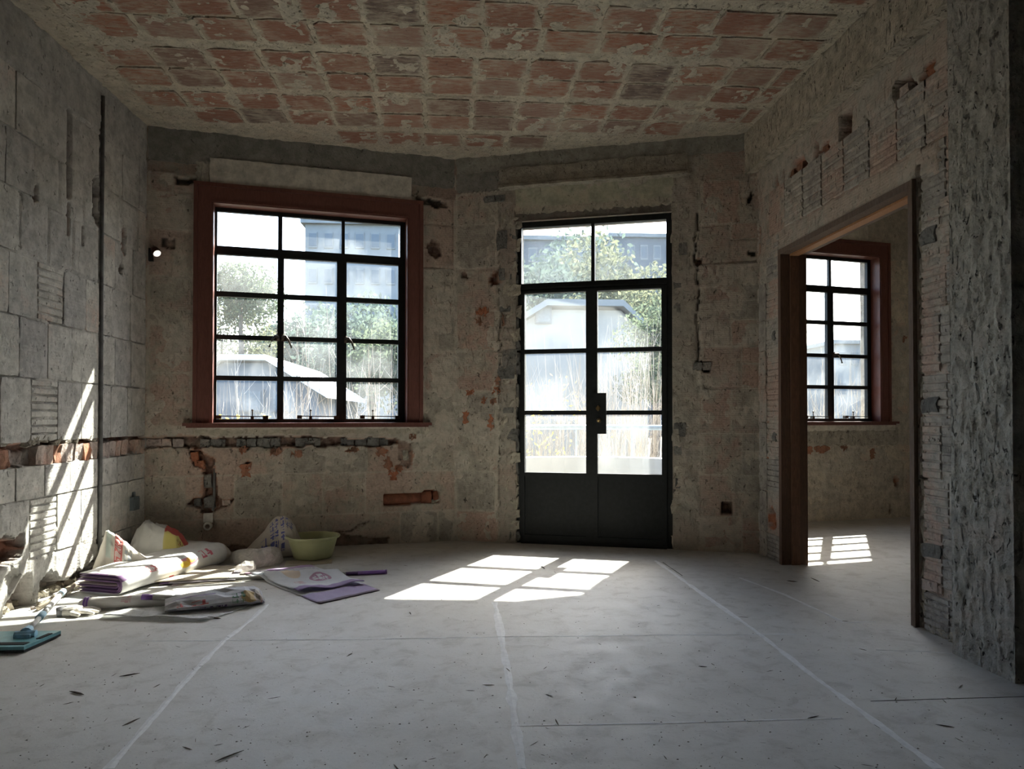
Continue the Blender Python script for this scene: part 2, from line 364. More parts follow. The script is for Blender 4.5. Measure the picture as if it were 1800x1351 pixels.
# ------------------------------------------------------------------ walls
def axis(a, b, fa, fb, res, edges):
    """grid coordinates from a to b, fine between fa and fb"""
    c = list(np.arange(fa, fb, res)) + list(np.arange(a, fa, .16)) + list(np.arange(fb, b, .16)) + [a, b, fa, fb] + list(edges)
    c = np.unique(np.round([x for x in c if a-1e-9 <= x <= b+1e-9], 5)); keep = [c[0]]; E = set(np.round(list(edges)+[a, b], 5))
    for x in c[1:]:
        if x-keep[-1] < res*.45:
            if x in E and keep[-1] not in E: keep[-1] = x
            elif x in E: keep.append(x)
            continue
        keep.append(x)
    return np.array(keep)

def wall(name, fr, S, Z, fine, res, openings, rects, holes, bands, m, thick, label, tmesh, rmesh=None, toff=0.0, seed=1, cracks=(), smr=(5, .50, .68, .0135), jh=(-.013, 0)):
    eS = [e for o in openings for e in o[:2]]; eZ = [e for o in openings for e in o[2:4]]
    sa = axis(S[0], S[1], fine[0], fine[1], res, eS); za = axis(Z[0], Z[1], fine[2], fine[3], res, eZ)
    GS, GZ = np.meshgrid(sa, za, indexing='ij'); s = GS.ravel(); z = GZ.ravel()
    h = jh[0] + .006*(fbm(s*9, z*9, seed)-.5)*2
    smear = sstep(smr[1], smr[2], fbm(s*smr[0], z*smr[0], seed+3)); h += smr[3]*smear*fbm(s*30, z*30, seed+5)*1.25
    tint = np.zeros((len(s), 4)); tint[:, 3] = 1; tint[:, 2] = np.maximum(.55*smear, jh[1])
    ps = s + .03*(fbm(s*12, z*12, seed+9)-.5)*2; pz = z + .03*(fbm(s*12+50, z*12, seed+13)-.5)*2
    hm = [inpoly(s, z, q['poly']) if q.get('clean') else inpoly(ps, pz, q['poly']) for q in holes]
    objs = []
    for (a, b, c, d, kind) in rects:
        k = (s > a) & (s < b) & (z > c) & (z < d); hit = False
        for q, mk_ in zip(holes, hm):
            if q.get('cut', True) and (k & mk_).sum() > 3: hit = True
        if hit or kind == 'm':
            edge = np.minimum(np.minimum(s-a, b-s), np.minimum(z-c, d-z))
            h = np.where(k, -.002+.006*(fbm(s*14, z*14, seed+21)-.5)-.009*sstep(.012, .004, edge), h); tint[k, 2] = .2
        else: objs.append((a, b, c, d, kind))
    for (a, b, c, d, hh, amp, tn) in bands:
        k = (ps > a) & (ps < b) & (pz > c) & (pz < d)
        h = np.where(k, hh+amp*(fbm(s*11, z*11, seed+31, 5)-.5)*2, h); tint[k, :3] = tn
    for pts, wd, dep in cracks:
        for (a, b), (c, d) in zip(pts[:-1], pts[1:]):
            vx, vy = c-a, d-b; L2 = vx*vx+vy*vy+1e-9; t = np.clip(((ps-a)*vx+(pz-b)*vy)/L2, 0, 1)
            k = np.hypot(ps-a-t*vx, pz-b-t*vy) < wd; h = np.where(k, np.minimum(h, -dep), h); tint[k, 1] = .6
    for q, k in zip(holes, hm):
        rg = fbm(s*22, z*22, seed+41, 4)
        h = np.where(k, -q['d']*(.55+.9*rg*q.get('rough', 1)), h); t = q.get('tint', (.5, .5, 0))  # dark tints paint extra shade into the hole, on top of its depth
        for ch in range(3): tint[k, ch] = np.clip(t[ch]*(.4+1.2*vnoise(s[k]*25, z[k]*25, seed+ch)), 0, 1)
        lip = q.get('lip')
        if lip:
            ring = inpoly(s + .05*(fbm(s*16, z*16, seed+9)-.5)*2, z + .05*(fbm(s*16+50, z*16, seed+13)-.5)*2, q['poly']) & ~k
            tint[ring, 0] = lip
    nS, nZ = len(sa), len(za); verts = fr.arr(s, z, h)
    I, J = np.meshgrid(np.arange(nS-1), np.arange(nZ-1), indexing='ij'); I = I.ravel(); J = J.ravel()
    cs = (sa[I]+sa[I+1])/2; cz = (za[J]+za[J+1])/2; keep = np.ones(len(I), bool)
    for o in openings: keep &= ~((cs > o[0]) & (cs < o[1]) & (cz > o[2]) & (cz < o[3]))
    I, J = I[keep], J[keep]
    F_ = np.stack([I*nZ+J, (I+1)*nZ+J, (I+1)*nZ+J+1, I*nZ+J+1], 1)
    b = len(verts); ex = MB()
    def quad(p): ex.add(p, [(0, 1, 2, 3)])
    for o in openings:
        a, c, d, e = o
        for q in (((a, d), (a, e)), ((c, e), (c, d)), ((a, e), (c, e)), ((c, d), (a, d))):
            if q[0][1] == q[1][1] == Z[0]: continue
            quad([fr.p(*q[0], -.004), fr.p(*q[1], -.004), fr.p(*q[1], -thick), fr.p(*q[0], -thick)])
    def back(a, c, d, e): quad([fr.p(a, d, -thick), fr.p(a, e, -thick), fr.p(c, e, -thick), fr.p(c, d, -thick)])
    if openings:
        a, c, d, e = openings[0]; back(S[0], a, Z[0], Z[1]); back(c, S[1], Z[0], Z[1]); back(a, c, e, Z[1])
        if d > Z[0]: back(a, c, Z[0], d)
    else: back(S[0], S[1], Z[0], Z[1])
    for (a, c) in ((S[0], S[0]), (S[1], S[1])): quad([fr.p(a, Z[0], -.02), fr.p(a, Z[1], -.02), fr.p(a, Z[1], -thick), fr.p(a, Z[0], -thick)])
    quad([fr.p(S[0], Z[1], 0), fr.p(S[1], Z[1], 0), fr.p(S[1], Z[1], -thick), fr.p(S[0], Z[1], -thick)])
    av = np.concatenate([verts, np.array(ex.v)]); af = np.concatenate([F_, np.array(ex.f)+b])
    me = bpy.data.meshes.new(name); me.vertices.add(len(av)); me.vertices.foreach_set('co', av.ravel())
    me.loops.add(af.size); me.loops.foreach_set('vertex_index', af.ravel().astype(np.int32)); me.polygons.add(len(af))
    me.polygons.foreach_set('loop_start', np.arange(0, af.size, 4, dtype=np.int32)); me.polygons.foreach_set('loop_total', np.full(len(af), 4, np.int32))
    me.update(calc_edges=True); me.validate()
    at = me.color_attributes.new('tint', 'FLOAT_COLOR', 'POINT'); tt = np.zeros((len(av), 4), np.float32); tt[:len(tint)] = tint; at.data.foreach_set('color', tt.ravel())
    me.materials.append(m); W = bpy.data.objects.new(name, me); COL.objects.link(W); props(W, label, 'wall' if 'wall' in name else 'ceiling', kind='structure')
    r = random.Random(seed)
    for (a, b_, c, d, kind) in objs:
        gp = .004+r.random()*.004; ms = tmesh if kind == 't' else rmesh
        link('tile', ms[r.randrange(len(ms))], W, fr.mat((a+b_)/2, (c+d)/2, toff+(r.random()-.5)*.006, b_-a-gp, d-c-gp, .03, (r.random()-.5)*.012))
    return W

def courses(rows, s0, s1, wd, seed, jit=.12, skip=(), kinds=None, anchor=None):
    """rects of a coursed tile wall; rows = boundaries in z"""
    r = random.Random(seed); out = []
    for i in range(len(rows)-1):
        z0, z1 = rows[i], rows[i+1]
        x = s0; first = wd*(.45+.6*r.random()) if anchor is None else ((anchor[i % len(anchor)]-s0) % wd or wd)
        w_ = first
        while x < s1-.02:
            e = min(x+w_, s1)
            if s1-e < wd*.3: e = s1
            if not any(x < k[1]-.01 and e > k[0]+.01 and z0 < k[3]-.01 and z1 > k[2]+.01 for k in skip):
                kd = kinds(x, e, z0, z1, r) if kinds else 't'
                out.append((x, e, z0, z1, kd))
            x = e; w_ = wd*(1+(r.random()-.5)*jit)
    return out

# --- left wall: s is the room's Y
rowsL = [0, .27, .622, .815, .95, 1.325, 1.67, 2.025, 2.38, 2.705, 3.05]
ribL = [(4.35, 4.628, 2.38, 2.705), (4.37, 4.626, 1.67, 2.025), (4.31, 4.577, .95, 1.325), (4.31, 4.515, .27, .622)]
ancL = [4.31, 4.31, 4.45, 4.4, 4.31, 4.45, 4.37, 4.2, 4.35, 4.41]
skipL = [(2, 6, .815, .95), (5.075, 5.13, 0, 4)]
def kL(a, b, c, d, r):
    cx, cz = (a+b)/2, (c+d)/2
    return 'r' if any(k[0] < cx < k[1] and k[2] < cz < k[3] for k in ribL) else 't'
rectL = courses(rowsL, 2.4, 5.08, .272, 3, .06, skipL, kL, ancL) + courses(rowsL, 5.125, 5.80, .27, 8, .25, skipL)
holesL = [dict(poly=[(4.673, 2.49), (4.713, 2.5), (4.715, 3.055), (4.672, 3.06)], d=.13, tint=(.1, 1, 0), clean=1, rough=.3),
          dict(poly=[(4.68, 2.25), (4.70, 2.25), (4.71, 2.46), (4.675, 2.46)], d=.06, tint=(.7, .5, 0), clean=1),
          dict(poly=[(4.98, 2.46), (5.06, 2.40), (5.07, 2.74), (5.02, 2.78), (4.995, 2.68)], d=.10, tint=(.1, .9, .1)),
          dict(poly=[(4.345, 2.36), (4.38, 2.36), (4.37, 2.47), (4.35, 2.46)], d=.05, tint=(.3, .8, 0)),
          dict(poly=[(4.85, 2.24), (4.875, 2.24), (4.87, 2.36), (4.855, 2.36)], d=.04, tint=(.2, .8, 0)),
          dict(poly=[(5.40, 2.33), (5.46, 2.30), (5.47, 2.46), (5.43, 2.50)], d=.06, tint=(.5, .6, 0), lip=.6),
          dict(poly=[(5.36, 2.16), (5.40, 2.15), (5.41, 2.23), (5.37, 2.24)], d=.05, tint=(.2, .8, 0)),
          dict(poly=[(2.4, .815), (5.08, .815), (5.08, .95), (2.4, .95)], d=.05, tint=(.2, .35, .4), cut=False),
          dict(poly=[(5.12, .825), (5.8, .825), (5.8, .955), (5.12, .955)], d=.045, tint=(.4, .35, .2), cut=False),
          dict(poly=[(2.4, .93), (3.2, .955), (4.0, .935), (4.4, .965), (4.8, .95), (5.08, .975), (5.08, .93), (4.7, .915), (4.3, .92), (3.8, .905), (2.4, .9)], d=.075, tint=(.35, .7, 0), cut=False, lip=.7),
          dict(poly=[(5.12, .965), (5.5, .985), (5.8, .965), (5.8, .93), (5.4, .915), (5.12, .925)], d=.06, tint=(.3, .7, 0), cut=False, lip=.5),
          dict(poly=[(3.9, .30), (4.12, .285), (4.22, .31), (4.265, .36), (4.24, .425), (4.1, .44), (3.9, .40)], d=.11, tint=(.6, .5, 0), lip=.7),
          dict(poly=[(4.09, .21), (4.13, .13), (4.22, .2), (4.15, .29)], d=.03, tint=(0, .1, .8), cut=False),
          dict(poly=[(3.9, -.1), (4.05, -.1), (4.10, .06), (4.22, .17), (4.34, .19), (4.37, -.1)], d=.13, tint=(.12, .45, .2)),
          dict(poly=[(4.42, -.1), (4.42, .12), (4.52, .16), (4.62, .10), (4.74, .06), (4.92, .10), (5.06, .14), (5.07, -.1)], d=.13, tint=(.1, .45, .25)),
          dict(poly=[(5.085, -.1), (5.085, 3.36), (5.118, 3.36), (5.12, -.1)], d=.025, tint=(0, .7, .1), cut=False)]
wall_left = wall('wall_left', FL, (-2.7, 5.86), (0, HC+.02), (3.4, 5.86, 0, HC), .013, [], rectL, holesL,
    [(-2.7, 5.08, 3.05, 3.5, .004, .004, (0, .12, 0)), (5.13, 5.9, 3.05, 3.5, .0, .005, (0, .05, 0)), (-2.7, 2.4, 0, 3.05, -.002, .006, (0, .1, .2)), (5.78, 5.9, 0, 3.4, -.004, .01, (0, .2, .1))],
    M_L, .30, 'bare left wall of grey plastered hollow tiles with sunlit streak', tile_variants('tile', M_L, 7, .007, .012), [ribbed_mesh('tile', M_L, 8, .6, k) for k in range(2)], seed=5,
    cracks=[([(4.2, 2.6), (4.205, 2.35)], .004, .02), ([(4.737, 1.67), (4.737, 2.0)], .004, .02), ([(4.9, 1.67), (4.9, 2.0)], .004, .02)])
BR_P = rough_brick_meshes('brick', M_BRICK, 6, .16, 1); BR_R = rough_brick_meshes('brick', M_RAW, 5, .2, 20); BR_D = rough_brick_meshes('brick', M_QUOIN, 6, .16, 40); BR_M = rough_brick_meshes('mortar_lump', M_MORTAR, 6, .3, 60)
r_ = random.Random(2)
x = 2.5
while x < 5.78:                               # broken brick course in the chase
    wd = .07+r_.random()*.05
    if not (5.06 < x+wd/2 < 5.14) and r_.random() > .08:
        ms = BR_R if r_.random() < .1 else BR_P
        link('brick', ms[r_.randrange(len(ms))], wall_left, FL.mat(x+wd/2, .866+r_.random()*.006, -.001-r_.random()*.020, wd-.004, .105+r_.random()*.015, .07))
    x += wd
for i in range(20):                           # broken edge above the chase and rubble at the foot
    link('mortar_lump', BR_M[i % 6], wall_left, FL.mat(3.7+r_.random()*1.35, .950+r_.random()*.02, -.006, .04+r_.random()*.05, .03, .05, r_.random()))
for i in range(26):
    link('mortar_lump', BR_M[i % 6], wall_left, FL.mat(3.9+r_.random()*1.2, .004+r_.random()*.02, -.03-r_.random()*.06, .02+r_.random()*.05, .02+r_.random()*.03, .05, r_.random()*3))

# --- window wall (back left)
WIN = (.478, 2.079, 1.045, 2.853)
rowsA = [0, .275, .625, .845, .945, 1.02, 1.453, 1.839, 2.226, 2.60, 2.894, 3.058]
skA = [(.33, 2.21, 1.02, 3.5), (-1, 3, .845, 1.02)]
rectA = courses([0, .275, .625, .845], 0, 2.497, .36, 12, .25, ()) + courses(rowsA[5:], 0.02, .335, .33, 5, .1, ()) + courses([1.0, 1.326, 1.684, 2.04, 2.42, 2.81, 3.1], 2.215, 2.49, .29, 6, .1, ())
holesA = [dict(poly=[(-.05, .935), (.3, .95), (.6, .925), (1.2, .93), (1.6, .92), (1.98, .915), (2.02, .86), (1.6, .85), (1.2, .852), (.7, .85), (.3, .86), (-.05, .85)], d=.05, tint=(.12, .7, .1), cut=False, lip=.35),
          dict(poly=[(.31, .84), (.42, .84), (.50, .74), (.53, .62), (.53, .45), (.66, .41), (.58, .36), (.50, .345), (.47, .31), (.40, .36), (.32, .40), (.36, .44), (.42, .46), (.42, .62), (.42, .68), (.33, .74)], d=.075, tint=(.3, .6, .1), lip=.5),
          dict(poly=[(1.866, .335), (2.352, .34), (2.358, .43), (2.3, .455), (2.24, .46), (2.2, .435), (1.866, .437)], d=.085, tint=(.9, .3, 0), rough=.3, clean=1),
          dict(poly=[(2.0, .90), (2.10, .86), (2.1, .70), (2.06, .66), (2.02, .70), (2.01, .8)], d=.03, tint=(.2, .4, .4), lip=.6),
          dict(poly=[(.74, .70), (.77, .70), (.77, .735), (.74, .735)], d=.04, tint=(.5, .8, 0), lip=.9),
          dict(poly=[(.20, 2.985), (.36, 2.975), (.36, 3.02), (.20, 3.03)], d=.05, tint=(0, .9, 0)),
          dict(poly=[(2.26, 2.55), (2.33, 2.52), (2.38, 2.56), (2.37, 2.66), (2.30, 2.68), (2.25, 2.62)], d=.05, tint=(.1, .7, 0)),
          dict(poly=[(2.14, 2.98), (2.42, 2.97), (2.42, 3.02), (2.14, 3.04)], d=.03, tint=(0, .8, 0)),
          dict(poly=[(.1, 2.46), (.2, 2.45), (.21, 2.53), (.12, 2.54)], d=.02, tint=(0, .7, 0)),
          dict(poly=[(.1, -.1), (.1, .05), (.4, .08), (.8, .03), (1.2, .06), (1.45, .12), (1.7, .07), (1.9, .05), (1.9, -.1)], d=.04, tint=(.05, .5, .1))]
wall_A = wall('wall_back_left', FA, (-.3, 2.62), (0, HC+.02), (0, 2.497, 0, HC), .0125, [WIN], rectA, holesA,
    [(-.3, 2.5, 3.13, 3.5, -.001, .004, (0, .25, 0)), (.33, 2.3, .945, 1.03, .0, .012, (0, 0, .9)), (-.3, 0.0, 0, 3.5, 0, .003, (0, 0, 0)), (2.1, 2.5, 3.05, 3.14, -.004, .004, (0, .35, 0)), (.0, .36, 3.05, 3.14, -.004, .004, (0, .35, 0))],
    M_A, .28, 'bare tile wall with steel window and broken pipe chase', tile_variants('tile', M_A, seed=100), None, seed=15, jh=(-.003, .8),
    cracks=[([(1.40, .13), (1.5, .12), (1.62, .15), (1.75, .2)], .006, .03), ([(.05, 2.15), (.3, 2.15)], .005, .02), ([(.85, .3), (.85, .60)], .003, .015)])
x = -.0
while x < 1.98:
    wd = .07+r_.random()*.05; ms = BR_P if x < .3 else (BR_D if r_.random() < .75 else BR_R)
    if r_.random() > .14: link('brick', ms[r_.randrange(5)], wall_A, FA.mat(x+wd/2, .888, -.018-r_.random()*.015, wd-.008, .06+r_.random()*.015, .05))
    x += wd
for (a, b, wd, ht, ms) in ((.40, .71, .07, .07, BR_R), (.45, .58, .07, .10, BR_D), (.47, .41, .08, .09, BR_D), (.38, .41, .05, .06, BR_D), (.60, .405, .06, .05, BR_P), (.36, .78, .05, .07, BR_R), (.54, .985, .055, .06, BR_P), (1.86, .985, .06, .06, BR_P), (2.06, .76, .05, .08, BR_M)):
    link('brick', ms[0], wall_A, FA.mat(a, b, -.02, wd, ht, .05, .1))
for i, (a, b, wd, ht) in enumerate(((.73, .83, .05, .05), (.74, .66, .07, .13), (.98, .815, .09, .045), (1.15, .79, .07, .05), (1.6, .82, .10, .05), (1.85, .80, .10, .07), (1.90, .70, .06, .10), (1.95, .60, .07, .06), (2.12, .93, .06, .04), (2.0, .66, .05, .05))):
    me = slab_mesh('clay_chip', outline_poly(wd, ht, .020, 9, 300+i, .03), -.004, .001, M_RAW, .02); link('clay_chip', me, wall_A, FA.mat(a, b, .004))

# --- door wall (back right)
DOOR = (.556, 1.892, 0, 2.815)
rowsB = [0, .27, .62, .963, 1.326, 1.684, 2.04, 2.42, 2.81, 3.09]
rectB = []
for i in range(len(rowsB)-1):
    j = .37 if i % 2 else .405
    rectB += [(0.01, j, rowsB[i], rowsB[i+1], 't')]
rowsB2 = [0, .29, .623, .963, 1.332, 1.673, 2.048, 2.36, 2.681, 3.05]
for i in range(len(rowsB2)-1):
    a = 2.105 if i % 2 else 2.14; b = 2.36 if i % 2 else 2.44
    rectB += [(a, b, rowsB2[i], rowsB2[i+1], 't'), (b, 2.60, rowsB2[i], (rowsB2[i]+rowsB2[i+1])/2+.03, 't'), (b, 2.60, (rowsB2[i]+rowsB2[i+1])/2+.03, rowsB2[i+1], 't')]
holesB = [dict(poly=[(2.285, .312), (2.37, .312), (2.37, .402), (2.285, .402)], d=.14, tint=(.05, 1, 0), rough=.2, clean=1),
          dict(poly=[(2.50, 2.86), (2.525, 2.85), (2.53, 2.93), (2.505, 2.94)], d=.06, tint=(0, 1, 0)),
          dict(poly=[(2.09, 2.34), (2.15, 2.36), (2.13, 2.40), (2.09, 2.41)], d=.06, tint=(.3, .9, 0), lip=.5),
          dict(poly=[(2.06, 1.49), (2.20, 1.48), (2.21, 1.55), (2.12, 1.57), (2.06, 1.53)], d=.05, tint=(0, .9, 0)),
          dict(poly=[(.33, 2.28), (.40, 2.27), (.41, 2.40), (.34, 2.39)], d=.05, tint=(.3, .8, 0), lip=.4),
          dict(poly=[(.07, 2.34), (.12, 2.34), (.11, 2.40), (.06, 2.40)], d=.03, tint=(.2, .8, 0)),
          dict(poly=[(2.48, 2.40), (2.56, 2.40), (2.56, 2.43), (2.5, 2.44)], d=.03, tint=(0, .9, 0))]
wall_B = wall('wall_back_right', FB, (-.16, 2.75), (0, HC+.02), (0, 2.66, 0, HC), .0125, [DOOR], rectB, holesB,
    [(-.1, 2.75, 3.27, 3.5, -.002, .005, (0, .2, 0)), (-.1, .40, 3.1, 3.27, -.004, .006, (0, .3, 0)), (2.05, 2.7, 3.05, 3.27, -.003, .006, (0, .1, .1)), (.40, .575, 0, 3.1, -.004, .02, (0, .25, .45)), (1.88, 2.10, 0, 3.1, -.004, .018, (0, .15, .6)), (.54, 1.92, 2.80, 2.91, -.012, .022, (0, .7, .1))],
    M_B, .32, 'bare pinkish tile wall around the black steel double door', tile_variants('tile', M_B, seed=200), None, seed=25, jh=(-.003, .8),
    cracks=[([(2.093, 2.80), (2.092, 2.3), (2.10, 2.05), (2.09, 1.55)], .006, .05), ([(.405, .3), (.41, 2.9)], .004, .02)])
for i in range(30):                           # quoin stones beside the door
    z_ = .06+i*.098; lf = r_.random()
    ms = BR_D if r_.random() < .5 else BR_M
    link('stone', ms[r_.randrange(6)], wall_B, FB.mat(.525+r_.random()*.02, min(z_, 2.9), -.004-r_.random()*.012, .06+r_.random()*.06, .07+r_.random()*.035, .06))
    if i % 2 == 0: link('stone', BR_M[r_.randrange(6)] if r_.random() < .7 else BR_D[r_.randrange(6)], wall_B, FB.mat(.455+r_.random()*.02, min(z_+.03, 2.9), -.006-r_.random()*.01, .07, .12+r_.random()*.05, .05))
    ms = BR_D if r_.random() < .3 else BR_M
    link('stone', ms[r_.randrange(6)], wall_B, FB.mat(1.925+r_.random()*.02, min(z_, 2.85), -.004-r_.random()*.01, .05+r_.random()*.05, .07+r_.random()*.04, .05))
    if i % 2 == 0: link('stone', BR_M[r_.randrange(6)], wall_B, FB.mat(2.02+r_.random()*.03, min(z_+.02, 2.85), -.008-r_.random()*.008, .08+r_.random()*.04, .13+r_.random()*.05, .05))
for (a, b, wd, ht) in ((2.09, 1.52, .07, .06), (2.17, 1.52, .06, .06), (.43, 2.66, .09, .17), (.50, 1.62, .12, .15), (.47, 1.50, .14, .13), (.36, 3.03, .18, .06), (.49, 1.16, .09, .05), (.50, .93, .1, .04), (.46, 2.05, .09, .05), (.43, 2.36, .05, .1), (1.97, 1.0, .05, .12), (1.98, 2.5, .06, .1)):
    link('stone', BR_D[2], wall_B, FB.mat(a, b, .004, wd, ht, .05))
for i, (a, b, wd, ht) in enumerate(((.25, 2.03, .11, .07), (.22, 1.95, .05, .08), (.39, 1.42, .04, .09), (.38, 1.33, .06, .06), (.27, 1.25, .035, .06), (.35, 1.24, .045, .05), (.14, 1.32, .07, .04), (.10, 1.1, .05, .16), (.33, 1.05, .05, .14), (.44, 1.95, .02, .12))):
    me = slab_mesh('clay_chip', outline_poly(wd*.85, ht*.85, .018, 9, 400+i, .03), -.004, .001, M_RAW, .02); link('clay_chip', me, wall_B, FB.mat(a, b, .004))

def ragged(parent, fr, s0, s1, z0, z1, o0, o1, m, seed, jag=.01, np_=40, name='plaster_patch', inset=.012):
    me = slab_mesh(name, outline_poly(s1-s0, z1-z0, jag, np_, seed, .01), o0, o1, m, inset)
    return link(name, me, parent, fr.mat((s0+s1)/2, (z0+z1)/2, 0))
ragged(wall_A, FA, .004, 2.492, 3.14, 3.42, -.02, .005, M_BAND, 41, .006, 60, 'concrete_band', .004)
ragged(wall_B, FB, .004, 2.60, 3.27, 3.42, -.02, .006, M_BAND, 42, .008, 60, 'concrete_band', .004)
ragged(wall_B, FB, .01, .40, 3.10, 3.28, -.02, .002, M_BAND, 43, .010, 30, 'concrete_band', .004)
ragged(wall_A, FA, .453, 2.112, 2.99, 3.205, -.02, .016, M_PLASTER, 1, .003, 60)
ragged(wall_A, FA, .36, .46, 2.95, 3.16, -.02, .012, M_MORTAR, 2, .02, 12, 'mortar_patch')
ragged(wall_A, FA, .34, 2.27, .955, 1.026, -.02, .022, M_MORTAR, 3, .010, 70, 'mortar_ledge')
ragged(wall_A, FA, .37, 2.1, 1.0, 1.035, -.01, .028, M_PLASTER, 4, .006, 70)
ragged(wall_B, FB, .548, 1.912, 2.895, 3.12, -.03, .004, M_GREENPL, 5, .006, 50)
ragged(wall_B, FB, .54, 1.9, 2.875, 2.935, -.03, .006, M_MORTAR, 6, .014, 60, 'mortar_patch')
# coved lintel over the door
prof = [(3.30, -.01), (3.285, .018), (3.2, .026), (3.145, .042), (3.122, .066), (3.104, .070), (3.095, -.02)]
vs = []; ns = 28
for i in range(ns+1):
    s_ = .41+(2.02-.41)*i/ns
    for k, (z_, o_) in enumerate(prof):
        vs.append(FB.p(s_+(r_.random()-.5)*.008*(i in (0, ns)), z_+(-.012 if False else 0)+(r_.random()-.5)*(.018 if k < 2 else .006), o_+(r_.random()-.5)*.005))
K = len(prof); fs = [[i*K+k, i*K+k+1, (i+1)*K+k+1, (i+1)*K+k] for i in range(ns) for k in range(K-1)] + [list(range(K))[::-1], [ns*K+k for k in range(K)]]
mk('lintel', vs, fs, M_MORTAR, wall_B)

# --- right wall with the wide doorway
OPN = (.40, 2.02, 0, 2.36)
rectR = []
up = [.02, .215, .49, .77, 1.03, 1.307, 1.589, 1.854, 2.096, 2.40]
for i in range(len(up)-1): rectR.append((up[i], up[i+1], 2.50, 2.855, 'r' if up[i] > .4 else 't'))
rowsR = [0, .2, .52, .78, 1.06, 1.32, 1.62, 1.86, 2.16, 2.5]
for i in range(len(rowsR)-1):
    a = 2.20 if i % 2 else 2.25
    rectR += [(2.055, a, rowsR[i], rowsR[i+1], 'r'), (a, 2.42, rowsR[i]+.04 if i else 0, rowsR[i+1]+.04, 'r')]
    rectR += [(.02, .16, rowsR[i], rowsR[i+1], 't'), (.16, .385, rowsR[i], rowsR[i+1], 'r')]
holesR = [dict(poly=[(.53, 2.84), (.60, 2.80), (.80, 2.82), (.84, 2.86), (.80, 2.93), (.62, 2.95)], d=.07, tint=(1, 0, 0), cut=False),
          dict(poly=[(.30, 2.82), (.36, 2.82), (.37, 2.93), (.32, 2.93)], d=.05, tint=(.8, .4, 0), cut=False),
          dict(poly=[(.44, 2.80), (.48, 2.80), (.49, 2.95), (.46, 2.96)], d=.05, tint=(.4, .6, 0), cut=False),
          dict(poly=[(.92, 2.80), (.97, 2.80), (.99, 2.94), (.95, 2.98)], d=.06, tint=(.5, .6, 0), cut=False),
          dict(poly=[(.99, 2.86), (1.13, 2.85), (1.14, 2.92), (1.02, 2.92)], d=.05, tint=(1, 0, 0), cut=False),
          dict(poly=[(1.25, 2.81), (1.40, 2.83), (1.42, 3.0), (1.27, 3.01)], d=.16, tint=(.25, .9, 0), rough=.4, cut=False, clean=1),
          dict(poly=[(1.82, 2.80), (2.04, 2.83), (2.02, 2.86), (1.97, 2.95), (1.85, 2.96)], d=.16, tint=(.35, .75, 0), rough=.5, cut=False),
          dict(poly=[(2.06, 2.86), (2.17, 2.84), (2.18, 2.91), (2.10, 2.93)], d=.05, tint=(1, .1, 0), cut=False),
          dict(poly=[(2.355, .62), (2.39, .62), (2.385, .80), (2.36, .82)], d=.04, tint=(.9, .3, 0)),
          dict(poly=[(.19, .25), (.31, .25), (.31, .38), (.19, .40)], d=.05, tint=(.8, .4, 0), lip=.9),
          dict(poly=[(.02, 2.40), (.06, 2.4), (.06, 2.62), (.02, 2.62)], d=.03, tint=(.6, .5, 0)),
          dict(poly=[(.13, 1.75), (.16, 1.75), (.165, 2.1), (.14, 2.12)], d=.02, tint=(.9, .1, 0), cut=False),
          dict(poly=[(.13, 1.0), (.17, 1.0), (.17, 1.13), (.14, 1.13)], d=.02, tint=(1, 0, 0), cut=False),
          dict(poly=[(.13, .70), (.17, .70), (.17, .86), (.15, .86)], d=.02, tint=(1, 0, 0), cut=False),
          dict(poly=[(2.025, -.1), (2.05, -.1), (2.06, 2.40), (2.025, 2.42)], d=.05, tint=(.05, .75, .1), cut=False)]
wall_R = wall('wall_right', FR, (-1.8, 2.44), (0, HC+.02), (-.1, 2.44, 0, HC), .0125, [OPN], rectR, holesR,
    [(-1.8, 2.5, 2.86, 3.5, -.0, .012, (0, .05, .5)), (.0, 2.2, 2.35, 2.50, -.002, .012, (0, .05, .5)), (2.03, 2.06, 0, 2.36, -.03, .015, (0, .6, .2)), (-1.8, .0, 0, 3.5, 0, .01, (0, 0, 0))],
    M_R, .17, 'bare right wall of combed tiles around the wide doorway', tile_variants('tile', M_R, seed=300), [ribbed_mesh('tile', M_R, 6, .35, k) for k in range(3)], seed=35,
    cracks=[([(1.55, 2.9), (1.62, 2.78), (1.60, 2.70)], .005, .03), ([(2.25, 2.5), (2.25, 2.75)], .007, .05)])
for i, (a, b, wd, ht, ms) in enumerate(((2.115, 2.03, .12, .085, BR_D), (2.12, 1.16, .13, .07, BR_D), (2.12, .42, .14, .07, BR_D), (2.11, .24, .12, .05, BR_P), (.70, 2.885, .09, .06, BR_R), (.58, 2.875, .06, .06, BR_R), (1.06, 2.88, .08, .045, BR_R), (2.12, 2.885, .07, .05, BR_R), (1.93, 2.87, .07, .05, BR_P), (.25, .30, .05, .07, BR_R), (.30, .95, .06, .07, BR_D), (.30, 1.72, .06, .07, BR_D))):
    link('brick', ms[i % 5], wall_R, FR.mat(a, b, -.02 if ms is BR_R else .003, wd, ht, .05, .05))
for i in range(22):
    link('mortar_lump', BR_M[i % 6], wall_R, FR.mat(2.038+r_.random()*.012, .1+i*.105, -.012, .025+r_.random()*.015, .06+r_.random()*.07, .05, r_.random()*.4))
for i in range(16):
    link('mortar_lump', BR_M[i % 6], wall_R, FR.mat(2.08+r_.random()*.34, .01+r_.random()*.02, -.005, .03+r_.random()*.04, .02+r_.random()*.03, .04, r_.random()*3))

